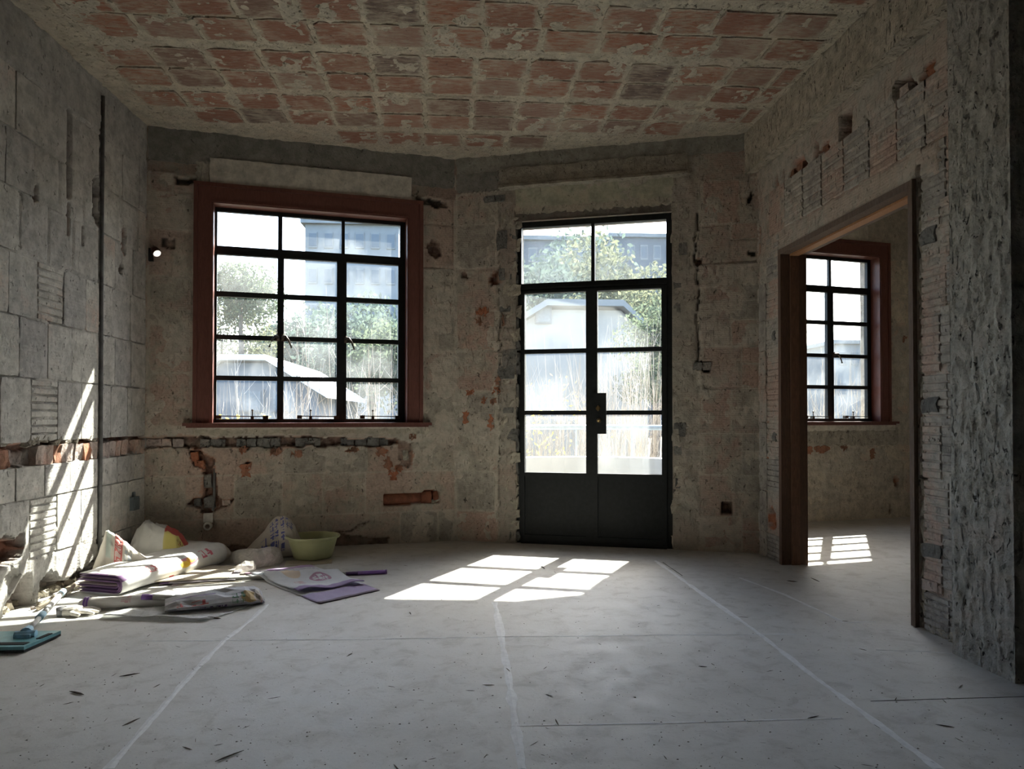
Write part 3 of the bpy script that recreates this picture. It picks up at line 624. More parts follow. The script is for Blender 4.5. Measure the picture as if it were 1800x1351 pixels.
# --- rough pier at the near end of the right wall
def rough_block(name, x0, x1, y0, y1, z0, z1, res, amp, m, faces, seed, parent=None, fq=1.0):
    """box whose chosen faces are hacked, uneven render"""
    vs = []; fs = []
    def patch(o, a, b, n, A, B, seedk):
        na, nb = max(2, int(A/res)), max(2, int(B/res)); base = len(vs)
        U, Wd = np.meshgrid(np.linspace(0, A, na+1), np.linspace(0, B, nb+1), indexing='ij')
        e = np.minimum(np.minimum(U, A-U), np.minimum(Wd, B-Wd)); fade = sstep(0, .03, e)*.8+.2
        hh = amp*((fbm(U*11*fq, Wd*5*fq, seed+seedk, 5, .65)-.5)*2 + 1.0*sstep(.50, .60, fbm(U*20*fq+7, Wd*8*fq, seed+seedk+5, 4))-.35)*fade
        for i in range(na+1):
            for j in range(nb+1): vs.append(tuple(Vector(o)+Vector(a)*float(U[i, j])+Vector(b)*float(Wd[i, j])+Vector(n)*float(hh[i, j])))
        for i in range(na):
            for j in range(nb):
                q = base+i*(nb+1)+j; fs.append((q, q+nb+1, q+nb+2, q+1))
    if 'L' in faces: patch((x0, y1, z0), (0, -1, 0), (0, 0, 1), (-1, 0, 0), y1-y0, z1-z0, 1)
    if 'F' in faces: patch((x0, y0, z0), (1, 0, 0), (0, 0, 1), (0, -1, 0), x1-x0, z1-z0, 2)
    if 'D' in faces: patch((x0, y1, z0), (1, 0, 0), (0, -1, 0), (0, 0, -1), x1-x0, y1-y0, 3)
    if 'B' in faces: patch((x1, y1, z0), (-1, 0, 0), (0, 0, 1), (0, 1, 0), x1-x0, z1-z0, 4)
    return mk(name, vs, fs, m, parent, True)
pier = rough_block('wall_pier', 2.275, 3.0, 2.80, 3.175, 0, HC+.01, .008, .0075, M_PIER, 'LFB', 70, None, 2.2)
props(pier, 'rough hacked grey pier at the near end of the right wall', 'pier', kind='structure')
beam = rough_block('ceiling_beam', 2.29, 2.6, 3.0, 5.75, 3.075, HC+.01, .016, .006, M_CEILM, 'LD', 80)
props(beam, 'rough beige concrete beam along the top of the right wall', 'beam', kind='structure')

# --- ceiling of combed terracotta tiles
rectC = []; rc = random.Random(9)
bands_y = [6.36, 5.73, 5.115, 4.485, 3.855, 3.225, 2.6]          # far ends of the paired courses
for bi, y1 in enumerate(bands_y):
    off = rc.random()*.2
    for k in range(2):
        yb = y1-.040-k*.272; ya = yb-.268; x = -2.30+rc.random()*.1 if False else -2.52+ (off*.6) - .1
        x = -2.44+.345*((.1+bi*.13) % 1)-.345
        while x < 2.25:
            wd = .345+(rc.random()-.5)*.03
            a, b = max(x, -2.36), min(x+wd, 2.27)
            # stay inside the bay: clip against the two window walls
            ymax = min(5.80+(a+2.502)*math.tan(aA), 5.80+(b+2.502)*math.tan(aA)) if b < 0 else min(6.366-(b)*math.tan(aB), 6.38)
            if b-a > .12 and yb < ymax-.03 and not (b < -2.0 and rc.random() < .5):
                t0, t1 = CEIL_Y-yb, CEIL_Y-ya
                rectC.append((a+.006*rc.random(), b-.012-.012*rc.random(), t0+.006*rc.random(), t1-.002-.006*rc.random(), 't'))
            x += wd
holesC = [dict(poly=[(-2.28+k[0], CEIL_Y-k[1]), (-2.28+k[0]+.05, CEIL_Y-k[1]+.01), (-2.28+k[0]+.06, CEIL_Y-k[1]+.05), (-2.28+k[0]+.01, CEIL_Y-k[1]+.045)], d=.05, tint=(.2, .9, 0), cut=False) for k in ((2.2, 4.2), (2.27, 4.62), (2.02, 5.27), (3.1, 5.2), (3.4, 4.75), (1.3, 4.45), (3.9, 4.25), (2.8, 5.35), (1.0, 5.3), (3.75, 5.2), (2.0, 5.7))]
def cr(pts): return ([(p[0], CEIL_Y-p[1]) for p in pts], .006, .035)
cracksC = [cr([(-1.75, 4.25), (-1.6, 4.2), (-1.5, 4.17), (-1.3, 4.19), (-1.15, 4.16)]), cr([(-1.6, 4.83), (-1.3, 4.84), (-1.0, 4.83), (-.8, 4.8)]), cr([(-.9, 4.85), (-.55, 4.80)]), cr([(.2, 5.35), (.5, 5.36), (.8, 5.33)]), cr([(.95, 4.15), (1.2, 4.2), (1.4, 4.5)]), cr([(-.3, 5.1), (0, 5.12), (.3, 5.1)]), cr([(1.3, 4.9), (1.6, 4.95), (1.9, 4.9)]), cr([(-2.2, 4.6), (-1.9, 4.85)])]
ceiling = wall('ceiling', FC, (-2.75, 2.5), (CEIL_Y-6.7, CEIL_Y+2.7), (-2.56, 2.45, CEIL_Y-6.7, CEIL_Y-3.3), .0145, [], rectC, holesC, [(-2.75, 2.5, CEIL_Y-2.0, CEIL_Y+2.7, -.004, .006, (0, 0, .3))],
    M_CEILM, .02, 'ceiling of combed terracotta tiles with beige mortar joints', tile_variants('tile', M_CTILE, 12, .02, .03, 500), None, toff=.003, seed=45, cracks=cracksC, smr=(9, .46, .66, .013), jh=(-.005, .25))

# --- shell that closes the building
def struct(name, mb, m, label, cat): return props(mb.build(name, m), label, cat, kind='structure')
sp_ = [(-2.95, -2.95), (5.0, -2.95), (5.0, 2.9), (6.0, 2.9), (6.0, 8.0), (2.3, 7.14), (2.56, 7.1), (2.56, 5.9), (.05, 6.75), (-2.95, 6.0)]
sp_ = [(-2.95, -2.95), (5.0, -2.95), (5.0, 2.9), (6.0, 2.9), (6.0, 8.05), (2.4, 7.2), (2.4, 6.05), (.08, 6.80), (-2.95, 6.03)]
ns_ = len(sp_)
struct('ceiling_slab', MB().add([(x, y, HC+.05) for x, y in sp_]+[(x, y, HC+.3) for x, y in sp_], [list(range(ns_))[::-1], [i+ns_ for i in range(ns_)]]+[[i, (i+1) % ns_, (i+1) % ns_+ns_, i+ns_] for i in range(ns_)]), M_BAND, 'concrete slab over the rooms', 'slab')
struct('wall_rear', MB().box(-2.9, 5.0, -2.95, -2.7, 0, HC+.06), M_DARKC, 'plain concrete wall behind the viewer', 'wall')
struct('wall_pier_return', MB().box(2.6, 4.8, 2.82, 2.97, 0, HC+.06), M_PIER, 'dark wall running right from the rough pier', 'wall')
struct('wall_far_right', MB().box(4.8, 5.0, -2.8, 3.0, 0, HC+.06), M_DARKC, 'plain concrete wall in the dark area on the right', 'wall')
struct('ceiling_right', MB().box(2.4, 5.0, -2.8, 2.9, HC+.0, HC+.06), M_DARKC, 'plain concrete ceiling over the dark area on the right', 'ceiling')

# --- side room beyond the doorway
WIN2 = (WIN[0]+.136, WIN[1]+.136, WIN[2], WIN[3])
rectS = courses([0, .27, .62, .80], .1, 3.6, .36, 31, .2) + courses([1.02, 1.36, 1.72, 2.09, 2.46, 2.83], 2.36, 3.6, .3, 33, .2)
holesS = [dict(poly=[(2.40, .34), (2.45, .33), (2.46, .42), (2.41, .44)], d=.04, tint=(.4, .7, 0), lip=.5), dict(poly=[(2.30, .06), (2.36, .05), (2.33, .16)], d=.03, tint=(.1, .8, 0))]
wall_S = wall('wall_side_room', FS, (.09, 3.7), (0, HC+.02), (.5, 3.0, 0, HC), .0145, [WIN2], rectS, holesS, [(-.4, 3.7, 2.84, 3.5, -.002, .008, (0, .1, .3)), (.4, 2.42, .81, 1.03, .0, .012, (0, 0, .5))],
    M_S, .28, 'warm plastered tile wall of the side room around its window', tile_variants('tile', M_S, seed=600), None, seed=55, jh=(-.004, .6))
ragged(wall_S, FS, .5, 2.44, .80, .985, -.02, .022, M_MORTAR, 8, .014, 50, 'mortar_ledge')
ragged(wall_S, FS, .5, 2.40, .955, 1.03, -.02, .028, M_PLASTER, 9, .008, 50)
ragged(wall_S, FS, .9, 2.06, 2.985, 3.22, -.02, .012, M_PLASTER, 10, .01, 50)
for i, (a, b, wd, ht) in enumerate(((1.25, .755, .14, .07), (1.45, .76, .2, .06), (1.72, .77, .1, .05), (2.1, .70, .07, .1), (2.55, 1.95, .04, .09))):
    me = slab_mesh('clay_chip', outline_poly(wd, ht, .02, 9, 700+i, .03), -.004, .001, M_RAW, .02); link('clay_chip', me, wall_S, FS.mat(a, b, .005))
struct('wall_side_room_right', MB().box(5.75, 6.0, 2.9, 8.3, 0, HC+.06), M_S, 'plastered wall on the far right of the side room', 'wall')
struct('wall_side_room_near', MB().box(2.56, 5.8, 2.985, 3.1, 0, HC+.06), M_S, 'plastered wall on the near side of the side room', 'wall')
cp_ = [(2.4, 3.0), (5.8, 3.0), (5.8, 7.95), (2.42, 7.15)]
struct('ceiling_side_room', MB().add([(x, y, HC) for x, y in cp_]+[(x, y, HC+.06) for x, y in cp_], [(3, 2, 1, 0), (4, 5, 6, 7), (0, 1, 5, 4), (1, 2, 6, 5), (2, 3, 7, 6), (3, 0, 4, 7)]), M_CEILM, 'mortar ceiling of the side room', 'ceiling')

# --- floor with its filled joints
fp = [(-2.82, -2.8), (4.9, -2.8), (4.9, 3.0), (5.9, 3.0), (5.9, 7.85), (2.45, 7.05), (2.45, 5.75), (-.06, 6.55), (-2.82, 5.92)]
floor = mk('floor', [(x, y, 0) for x, y in fp]+[(x, y, -.15) for x, y in fp], [list(range(len(fp)))]+[[i+len(fp), (i+1) % len(fp)+len(fp), (i+1) % len(fp), i] for i in range(len(fp))], M_FLOOR)
props(floor, 'dusty pale concrete floor with white filled joints', 'floor', kind='structure')
def ribbon(pts, wd, seed, m, z=.0018, name='joint_strip'):
    P = [Vector(p) for p in pts]; Q = []
    for a, b in zip(P[:-1], P[1:]):
        n = max(2, int((b-a).length/.035)); Q += [a.lerp(b, i/n) for i in range(n)]
    Q.append(P[-1]); r = random.Random(seed); vs = []
    for i, p in enumerate(Q):
        d = (Q[min(i+1, len(Q)-1)]-Q[max(i-1, 0)]).normalized(); n = Vector((-d.y, d.x, 0)); k = wd*(.55+.9*float(vnoise(i*.35, seed, 3)))
        c = p+n*(r.random()-.5)*wd*.25
        vs += [c-n*(k+r.random()*wd*.3)+Vector((0, 0, z*.2)), c+Vector((0, 0, z)), c+n*(k+r.random()*wd*.3)+Vector((0, 0, z*.2))]
    return mk(name, vs, [f for i in range(len(Q)-1) for f in ((3*i+1, 3*i, 3*i+3, 3*i+4), (3*i+2, 3*i+1, 3*i+4, 3*i+5))], m, floor)
for k, (pts, wd) in enumerate((([(470, 1062), (440, 1090), (395, 1125), (340, 1180), (270, 1260), (190, 1351)], .017), ([(870, 1058), (880, 1110), (898, 1215), (918, 1351)], .02),
        ([(1152, 985), (1230, 1040), (1330, 1110), (1420, 1180), (1530, 1262), (1650, 1351)], .018), ([(250, 1126), (600, 1124), (880, 1119), (1130, 1116), (1400, 1114)], .007),
        ([(1300, 1015), (1380, 1045), (1485, 1094)], .012), ([(1485, 1094), (1540, 1092)], .008), ([(900, 1276), (1200, 1270), (1480, 1262)], .007), ([(1540, 1142), (1620, 1144), (1700, 1150)], .006))):
    ribbon([ground(*p) for p in pts], wd*.72, k, M_SEAM)
M_DARKLINE = simple('dark_joint', (.10, .095, .09), .9)
ribbon([ground(1530, 1232), ground(1660, 1228), ground(1800, 1224)], .003, 20, M_DARKLINE, .0016, 'open_joint')
ribbon([ground(1165, 988), ground(1200, 1012)], .003, 21, M_DARKLINE, .002, 'open_joint')

# ------------------------------------------------------------------ steel windows
def pane(fr, s0, s1, z0, z1, off, m, parent):
    return MB().fbox(fr, s0-.004, s1+.004, z0-.004, z1+.004, off-.002, off+.002).build('pane', m, parent)
LOWER = [(.508, .985), (1.037, 1.473), (1.556, 2.003)]; UPPER = [(.506, .987), (1.022, 1.511), (1.540, 2.021)]
ROWZ = [(1.084, 1.405), (1.443, 1.745), (1.783, 2.10), (2.142, 2.447)]; TOPZ = (2.520, 2.808)
def steel_window(name, fr, o, hinge, label, gm):
    w_ = props(empty(name, fr.p(1.27+o, 1.05)), label, 'window', kind='structure')
    inv = Matrix.Translation(-w_.location)
    def fix(ob):
        ob.matrix_basis = inv; return ob
    def part(n, mb, m, par=w_, smooth=False):
        ob = mb.build(n, m, par, smooth)
        return fix(ob) if par is w_ else ob
    # wooden casing: boards with a raised outer bead, lining and sill
    for (a, b) in ((.345, .480), (2.077, 2.205)):
        part('casing_board', MB().fbox(fr, o+a, o+b, 1.05, 3.0, -.01, .020).fbox(fr, o+(a if a < 1 else b-.03), o+(a+.03 if a < 1 else b), 1.05, 3.0, .018, .030).fbox(fr, o+(b-.012 if a < 1 else a), o+(b if a < 1 else a+.012), 1.05, 2.86, .018, .026), M_TRIM)
    part('casing_head', MB().fbox(fr, o+.48, o+2.077, 2.853, 3.0, -.01, .0195).fbox(fr, o+.375, o+2.175, 2.968, 3.0, .018, .030).fbox(fr, o+.468, o+2.089, 2.848, 2.862, .018, .026), M_TRIM)
    part('lining_board', MB().fbox(fr, o+.480, o+.492, 1.05, 2.853, -.125, .018), M_TRIM)
    part('lining_board', MB().fbox(fr, o+2.065, o+2.077, 1.05, 2.853, -.125, .018), M_TRIM)
    part('lining_board', MB().fbox(fr, o+.480, o+2.077, 2.838, 2.851, -.125, .018), M_TRIM)
    part('sill', MB().fbox(fr, o+.275, o+2.277, 1.028, 1.052, -.004, .062).fbox(fr, o+.482, o+2.075, 1.030, 1.052, -.125, -.004).fbox(fr, o+.30, o+2.25, 1.014, 1.03, 0, .045), M_TRIM)
    g = -.13; a0, a1 = -.148, -.112
    fm = MB().fbox(fr, o+.490, o+.508, 1.052, 2.84, a0, a1).fbox(fr, o+2.021, o+2.067, 1.052, 2.84, a0, a1).fbox(fr, o+.508, o+2.021, 2.806, 2.846, a0, a1)
    fm.fbox(fr, o+.508, o+2.021, 1.052, 1.072, a0, a1).fbox(fr, o+.508, o+2.021, 2.462, 2.520, a0, a1+.004)
    for (l, r) in ((UPPER[0][1], UPPER[1][0]), (UPPER[1][1], UPPER[2][0])): fm.fbox(fr, o+l, o+r, 2.515, 2.825, a0, a1)
    for (l, r) in ((LOWER[0][1]+.012, LOWER[1][0]-.012), (LOWER[1][1]+.014, LOWER[2][0]-.014)): fm.fbox(fr, o+l, o+r, 1.07, 2.465, a0, a1+.006)
    frame = part('steel_frame', fm, M_STEEL)
    for (l, r) in UPPER: pane(fr, o+l, o+r, TOPZ[0], TOPZ[1], g, gm, frame)
    for i, (l, r) in enumerate(LOWER):
        sb = MB(); e0, e1 = a0+.004, a1+.012
        ol, orr = (l-.0, r+.014) if i == 0 else (l-.014, r+(.014 if i == 1 else .018))
        sb.fbox(fr, o+ol, o+l, 1.06, 2.465, e0, e1).fbox(fr, o+r, o+orr, 1.06, 2.465, e0, e1).fbox(fr, o+l, o+r, 1.06, ROWZ[0][0], e0, e1).fbox(fr, o+l, o+r, ROWZ[3][1], 2.465, e0, e1)
        for k in range(3): sb.fbox(fr, o+l, o+r, ROWZ[k][1], ROWZ[k+1][0], e0, e1-.004)
        sash = part('casement', sb, M_STEEL)
        for (z0, z1) in ROWZ: pane(fr, o+l, o+r, z0, z1, g, gm, sash)
        if hinge[i]:
            d = hinge[i]; p = (r+.006 if d < 0 else l-.006)+o; z = 1.772
            MB().tube([fr.p(p, z, e1-.004), fr.p(p+d*.004, z+.006, e1+.03), fr.p(p+d*.022, z+.006, e1+.05), fr.p(p+d*.045, z-.025, e1+.052), fr.p(p+d*.066, z-.078, e1+.05), fr.p(p+d*.070, z-.090, e1+.05)], [.013, .012, .011, .008, .0065, .011], 8).fbox(fr, p-.014, p+.014, z-.03, z+.03, e1-.002, e1+.008).build('handle', M_BRASS2, sash, True)
        q = o+l+(r-l)*(.05 if i == 0 else .30); q2 = q+(.36 if i == 0 else .30)
        pk = q+(.26 if i == 0 else .09)
        st = MB().tube([fr.p(q, 1.108, e1+.03), fr.p(q2, 1.104, e1+.03)], .0045, 6).fbox(fr, q-.02, q+.02, 1.085, 1.115, e1-.002, e1+.04).fbox(fr, q2-.018, q2+.025, 1.082, 1.112, e1-.002, e1+.036)
        st.tube([fr.p(pk, 1.09, e1+.03), fr.p(pk, 1.15, e1+.03)], .0045, 6).lathe([(.0, .0), (.009, .004), (.010, .01), (.006, .018), (0, .02)], fr.p(pk, 1.146, e1+.03), (0, 0, 1), 8).fbox(fr, pk-.012, pk+.012, 1.084, 1.104, e1-.002, e1+.04)
        st.build('window_stay', M_BRASS2, sash, False)
    return w_
M_BRASS2 = simple('tarnished_bronze', (.055, .045, .035), .4, .6, .3)
window_1 = steel_window('window_1', FA, 0.0, (-1, 1, 1), 'black steel casement window with red-brown wooden casing in main room', M_GLASSW)
window_2 = steel_window('window_2', FS, .136, (0, 1, 1), 'smaller looking steel window with red-brown casing seen through the doorway', M_GLASSW)

# ------------------------------------------------------------------ steel double door
d1 = props(empty('door_1', FB.p(1.22, 0, -.08)), 'black steel glazed double door with transom light', 'door', kind='structure')
dinv = Matrix.Translation(-d1.location)
def dpart(n, mb, m, par=d1, smooth=False):
    ob = mb.build(n, m, par, smooth)
    if par is d1: ob.matrix_basis = dinv
    return ob
f0, f1 = -.105, -.045
fm = MB().fbox(FB, .550, .597, 0, 2.822, f0, f1).fbox(FB, 1.845, 1.898, 0, 2.822, f0, f1).fbox(FB, .597, 1.845, 2.766, 2.822, f0, f1).fbox(FB, .597, 1.845, 2.205, 2.272, f0, f1).fbox(FB, 1.213, 1.243, 2.272, 2.766, f0, f1)
fm.fbox(FB, .597, 1.845, 2.222, 2.240, f1, f1+.012).fbox(FB, .597, 1.845, 0, .018, f0, f1+.03)
fr_d = dpart('door_frame', fm, M_STEEL)
for (l, r) in ((.597, 1.213), (1.243, 1.845)): pane(FB, l, r, 2.272, 2.766, -.08, M_GLASST, fr_d)
for (l, r, gl, gr) in ((.598, 1.2165, .628, 1.168), (1.2165, 1.844, 1.266, 1.804)):
    lb = MB().fbox(FB, l, gl, .016, 2.205, f0+.01, f1+.012).fbox(FB, gr, r, .016, 2.205, f0+.01, f1+.012).fbox(FB, gl, gr, 2.183, 2.205, f0+.01, f1+.012)
    lb.fbox(FB, gl, gr, .02, .617, f0+.02, f1-.006).fbox(FB, gl, gr, .585, .617, f0+.01, f1+.010).fbox(FB, gl, gr, .016, .075, f0+.01, f1+.012)
    lb.fbox(FB, gl, gr, 1.120, 1.156, f0+.012, f1+.006).fbox(FB, gl, gr, 1.655, 1.692, f0+.012, f1+.006)
    leaf = dpart('door_leaf', lb, M_STEEL)
    for (z0, z1) in ((.617, 1.120), (1.156, 1.655), (1.692, 2.183)): pane(FB, gl, gr, z0, z1, -.08, M_GLASSD, leaf)
    if l > 1:
        MB().fbox(FB, 1.226, 1.343, .957, 1.305, f1+.008, f1+.034).fbox(FB, 1.20, 1.226, .99, 1.27, f1+.010, f1+.026).build('lock_case', M_STEEL, leaf)
        MB().lathe([(0, .034), (.016, .034), (.020, .040), (.012, .052), (0, .054)], FB.p(1.275, 1.175, f1), FB.n, 16).fbox(FB, 1.272, 1.280, 1.150, 1.200, f1+.05, f1+.066).build('thumb_turn', M_BRASS, leaf)
        MB().lathe([(0, .034), (.022, .034), (.020, .042), (.010, .050), (.014, .062), (.016, .070), (.010, .080), (0, .082)], FB.p(1.282, 1.072, f1), FB.n, 16).build('door_knob', M_BRASS, leaf, True)

# ------------------------------------------------------------------ timber door frame of the wide doorway
d2 = props(empty('door_2', FR.p(1.21, 0, 0)), 'weathered wooden door frame of the wide doorway', 'door frame', kind='structure')
d2i = Matrix.Translation(-d2.location)
def d2part(n, mb, m): ob = mb.build(n, m, d2); ob.matrix_basis = d2i; return ob
d2part('jamb', MB().fbox(FR, .402, .445, 0, 2.318, -.19, .012), M_JAMBD)
d2part('jamb', MB().fbox(FR, 1.975, 2.018, 0, 2.318, -.19, .014).fbox(FR, 2.006, 2.020, 0, 2.355, .012, .020), M_JAMB)
d2part('head', MB().fbox(FR, .402, 2.018, 2.318, 2.357, -.19, .012), M_JAMB)
d2part('stop_strip', MB().fbox(FR, .445, .457, 0, 2.306, -.125, -.060), M_JAMBS)
d2part('stop_strip', MB().fbox(FR, 1.963, 1.975, 0, 2.306, -.125, -.060), M_STRIP)
d2part('stop_strip', MB().fbox(FR, .445, 1.975, 2.304, 2.318, -.125, -.060), M_STRIP)

# ------------------------------------------------------------------ fittings on the walls
cond = MB().tube([FL.p(5.102, .0, .004), FL.p(5.104, 1.0, .005), FL.p(5.100, 2.2, .003), FL.p(5.098, 3.33, .004)], .0125, 10).build('conduit_pipe', M_PIPE, None, True)
props(cond, 'thin grey conduit pipe running up the left wall', 'pipe')
M_BLUEBOX = simple('blue_grey_plastic', (.12, .145, .16), .6)
jb = props(empty('junction_box', FL.p(5.60, .44, 0)), 'small blue-grey junction box on the left wall near the corner', 'junction box')
ji = Matrix.Translation(-jb.location)
MB().fbox(FL, 5.545, 5.645, .395, .495, -.02, .03).build('box_body', M_BLUEBOX, jb).matrix_basis = ji
MB().fbox(FL, 5.555, 5.635, .41, .48, .03, .036).fbox(FL, 5.58, 5.61, .49, .53, -.01, .015).build('cover', M_BLUEBOX, jb).matrix_basis = ji
# small spot lamp
M_BLACKP = simple('black_plastic', (.012, .011, .012), .5); M_REDP = simple('dark_red_plastic', (.10, .035, .03), .4)
g = G('lamp_lens'); M_LENS = g.done(g.bsdf((.9, .9, .85), .2, emis=((1, .95, .85), .2)))
lp = props(empty('wall_lamp', FA.p(.03, 2.40, 0)), 'little spot lamp with bright white lens on the wall left of the window', 'lamp')
li = Matrix.Translation(-lp.location)
MB().fbox(FA, .018, .052, 2.335, 2.435, -.012, .025).build('base', M_BLACKP, lp).matrix_basis = li
ax = Vector((.55, -.45, -.62)).normalized(); c0 = FA.p(.075, 2.405, .05)
MB().lathe([(0, -.045), (.024, -.04), (.032, -.01), (.034, .02), (.034, .03), (.029, .03)], c0, ax, 16).tube([FA.p(.04, 2.40, .02), c0], .010, 8).build('lamp_head', M_REDP, lp, True).matrix_basis = li
MB().lathe([(.030, .026), (.027, .032), (.016, .036), (0, .038)], c0, ax, 16).build('lens', M_LENS, lp, True).matrix_basis = li
# clay pipe lying in its niche
cp = props(empty('clay_pipe', FA.p(2.1, .38, -.04)), 'broken red clay pipe in a niche under the window', 'pipe'); ci = Matrix.Translation(-cp.location)
MB().tube([FA.p(1.868, .385, -.045), FA.p(2.0, .389, -.045), FA.p(2.2, .388, -.045)], [.044, .045, .042], 12).build('barrel', M_CLAY, cp, True).matrix_basis = ci
MB().lathe([(.042, 0), (.056, .0), (.060, .09), (.050, .09), (.045, .02)], FA.p(2.195, .392, -.045), FA.u, 12).build('collar', M_CLAY, cp, True).matrix_basis = ci
MB().lathe([(.030, 0), (.046, .0), (.048, .045), (.036, .05)], FA.p(2.30, .395, -.05), FA.u+Vector((0, 0, .2)), 12).build('broken_end', M_CLAY, cp, True).matrix_basis = ci
link('mortar_lump', BR_M[1], cp, ci @ FA.mat(2.30, .355, -.02, .11, .035, .04, .3)); link('mortar_lump', BR_M[2], cp, ci @ FA.mat(2.22, .345, -.02, .06, .02, .04, .1))
# pipe and white socket in the vertical chase
M_WHITEP = simple('white_plastic', (.62, .60, .55), .5)
wp = MB().tube([FA.p(.52, .78, -.03), FA.p(.505, .62, -.035), FA.p(.505, .42, -.03), FA.p(.497, .34, -.02)], .011, 8).build('chase_pipe', M_PIPE, None, True)
props(wp, 'dark pipe running down the broken wall chase below the window', 'pipe')
sk = props(empty('pipe_socket', FA.p(.46, .25, 0)), 'off-white plastic pipe socket at the foot of the broken chase', 'pipe fitting'); si = Matrix.Translation(-sk.location)
MB().fbox(FA, .43, .50, .25, .325, -.02, .02).build('socket_block', M_WHITEP, sk).matrix_basis = si
MB().lathe([(.018, 0), (.034, 0), (.034, .05), (.028, .062), (.018, .062)], FA.p(.465, .225, -.005), FA.n, 16).build('socket_ring', M_WHITEP, sk, True).matrix_basis = si

# ------------------------------------------------------------------ outside
M_WHITEW = simple('white_painted_masonry', (.30, .315, .32), .8, 0, .05, 3)
M_RAIL = simple('grey_blue_rail', (.22, .27, .31), .5)
M_GRASS = simple('dry_grass_ground', (.05, .046, .034), .95, 0, .3, .8)
M_PAVE = simple('balcony_screed', (.25, .25, .24), .9, 0, .12, 3)
gl_ = mk('garden_ground', [(-60, 6.9, -.62), (60, 6.9, -.62), (60, 90, -.62), (-60, 90, -.62)], [(0, 1, 2, 3)], M_GRASS); props(gl_, 'dry garden ground outside the windows', 'ground', kind='structure')
# balcony: floor, curved parapet, rail, slab of the balcony above
bc = FB.p(1.12, 0, -.34); RAD = 1.7; AX = 1.28
arc = [bc + FB.u*(AX*math.cos(t)) - FB.n*(RAD*math.sin(t)**.6) for t in [math.pi*k/24 for k in range(25)]]
arci = [bc + FB.u*((AX-.16)*math.cos(t)) - FB.n*((RAD-.16)*math.sin(t)**.6) for t in [math.pi*k/24 for k in range(25)]]
bal = props(empty('balcony', bc), 'curved white balcony parapet with grey rail outside the door', 'balcony', kind='structure'); bi_ = Matrix.Translation(-bal.location)
nb = len(arc)
MB().add([p+Vector((0, 0, -.06)) for p in arc]+[p+Vector((0, 0, -.30)) for p in arc], [list(range(nb)), [nb+i for i in range(nb)][::-1]]+[[i, nb+i, nb+i+1, i+1] for i in range(nb-1)]).build('balcony_floor', M_PAVE, bal).matrix_basis = bi_
vs = [p+Vector((0, 0, z)) for z in (-.06, .655) for q in (arc, arci) for p in q]
fs = []
for i in range(nb-1):
    o0, i0, o1, i1 = i, nb+i, 2*nb+i, 3*nb+i
    fs += [[o0, o0+1, o1+1, o1], [i0+1, i0, i1, i1+1], [o1, o1+1, i1+1, i1]]
MB().add(vs, fs).build('parapet', M_WHITEW, bal).matrix_basis = bi_
mid = [(a+b)/2 for a, b in zip(arc, arci)]
MB().tube([p+Vector((0, 0, .985)) for p in mid], .028, 8).build('rail', M_RAIL, bal, True).matrix_basis = bi_
for i in range(2, nb-2, 4): MB().tube([mid[i]+Vector((0, 0, .65)), mid[i]+Vector((0, 0, .97))], .012, 6).build('post', M_RAIL, bal).matrix_basis = bi_
sl_ = [(.05, .0), (.05, 1.08), (.85, 1.165), (1.41, 1.28), (1.644, 1.30), (2.02, 1.557), (2.17, 1.66), (2.62, 1.75), (2.62, 0)]
ns_ = len(sl_); P_ = [FB.p(a, 3.30, -.35-max(0, b-.35) if b else -.3) for a, b in sl_]
cn = MB().add(P_+[p+Vector((0, 0, .16)) for p in P_], [list(range(ns_)), [i+ns_ for i in range(ns_)][::-1]]+[[i, i+ns_, (i+1) % ns_+ns_, (i+1) % ns_] for i in range(ns_)])
props(cn.build('balcony_slab', M_WHITEW), 'white slab of the balcony above the door', 'slab', kind='structure')

def leafmat(name, c1, c2):
    g = G(name); n = g.noise(g.pos(), 1.5, 4, .6); c = g.mix(g.mr(n, .3, .7), c1, c2)
    d = g.n('BsdfDiffuse', {0: c}).outputs[0]; t = g.n('BsdfTranslucent', {0: c}).outputs[0]
    return g.done(g.n('MixShader', {0: .35, 1: d, 2: t}).outputs[0])
M_LEAF = [leafmat('green_leaves', (.05, .066, .045), (.09, .11, .07)), leafmat('olive_leaves', (.08, .09, .055), (.14, .145, .09)), leafmat('blue_green_leaves', (.045, .065, .055), (.075, .10, .085))]
M_BARK = simple('bark', (.10, .08, .065), .9, 0, .3, 4)
def tree(x, y, base, top, rad, kind, seed, label, n=6000):
    r = np.random.default_rng(seed); t = props(empty('tree', (x, y, -.62)), label, 'tree', 'trees in the garden'); h = top-base
    bl = [(r.normal(0, rad*.38), r.normal(0, rad*.38), base+h*(.25+.6*r.random()), rad*(.38+.3*r.random())) for _ in range(9)] + [(0, 0, top-rad*.55, rad*.5), (0, 0, base+h*.4, rad*.85)]
    V_ = []; F_ = []
    for i in range(n):
        b = bl[r.integers(len(bl))]; d = r.normal(size=3); d /= np.linalg.norm(d); q = b[3]*(.55+.5*r.random())
        c = np.array([b[0], b[1], b[2]+.62])+d*q*np.array([1, 1, .8]); a = r.normal(size=3); a /= np.linalg.norm(a); e = np.cross(a, r.normal(size=3)); e /= np.linalg.norm(e)
        sz = rad*(.028+.03*r.random()); k = len(V_)
        V_ += [tuple(c-a*sz), tuple(c+e*sz*.5), tuple(c+a*sz), tuple(c-e*sz*.5)]; F_.append((k, k+1, k+2, k+3))
    f = mk('foliage', V_, F_, M_LEAF[kind], t); f['kind'] = 'stuff'
    MB().tube([(0, 0, 0), (.1, 0, base*.6+.6), (0, .1, base+h*.5+.62)], [rad*.09, rad*.07, rad*.03], 8).build('trunk', M_BARK, t, True)
    return t
def outdir(px, Y): d = ray(px, 735); k = Y/d.y; return d.x*k, Y
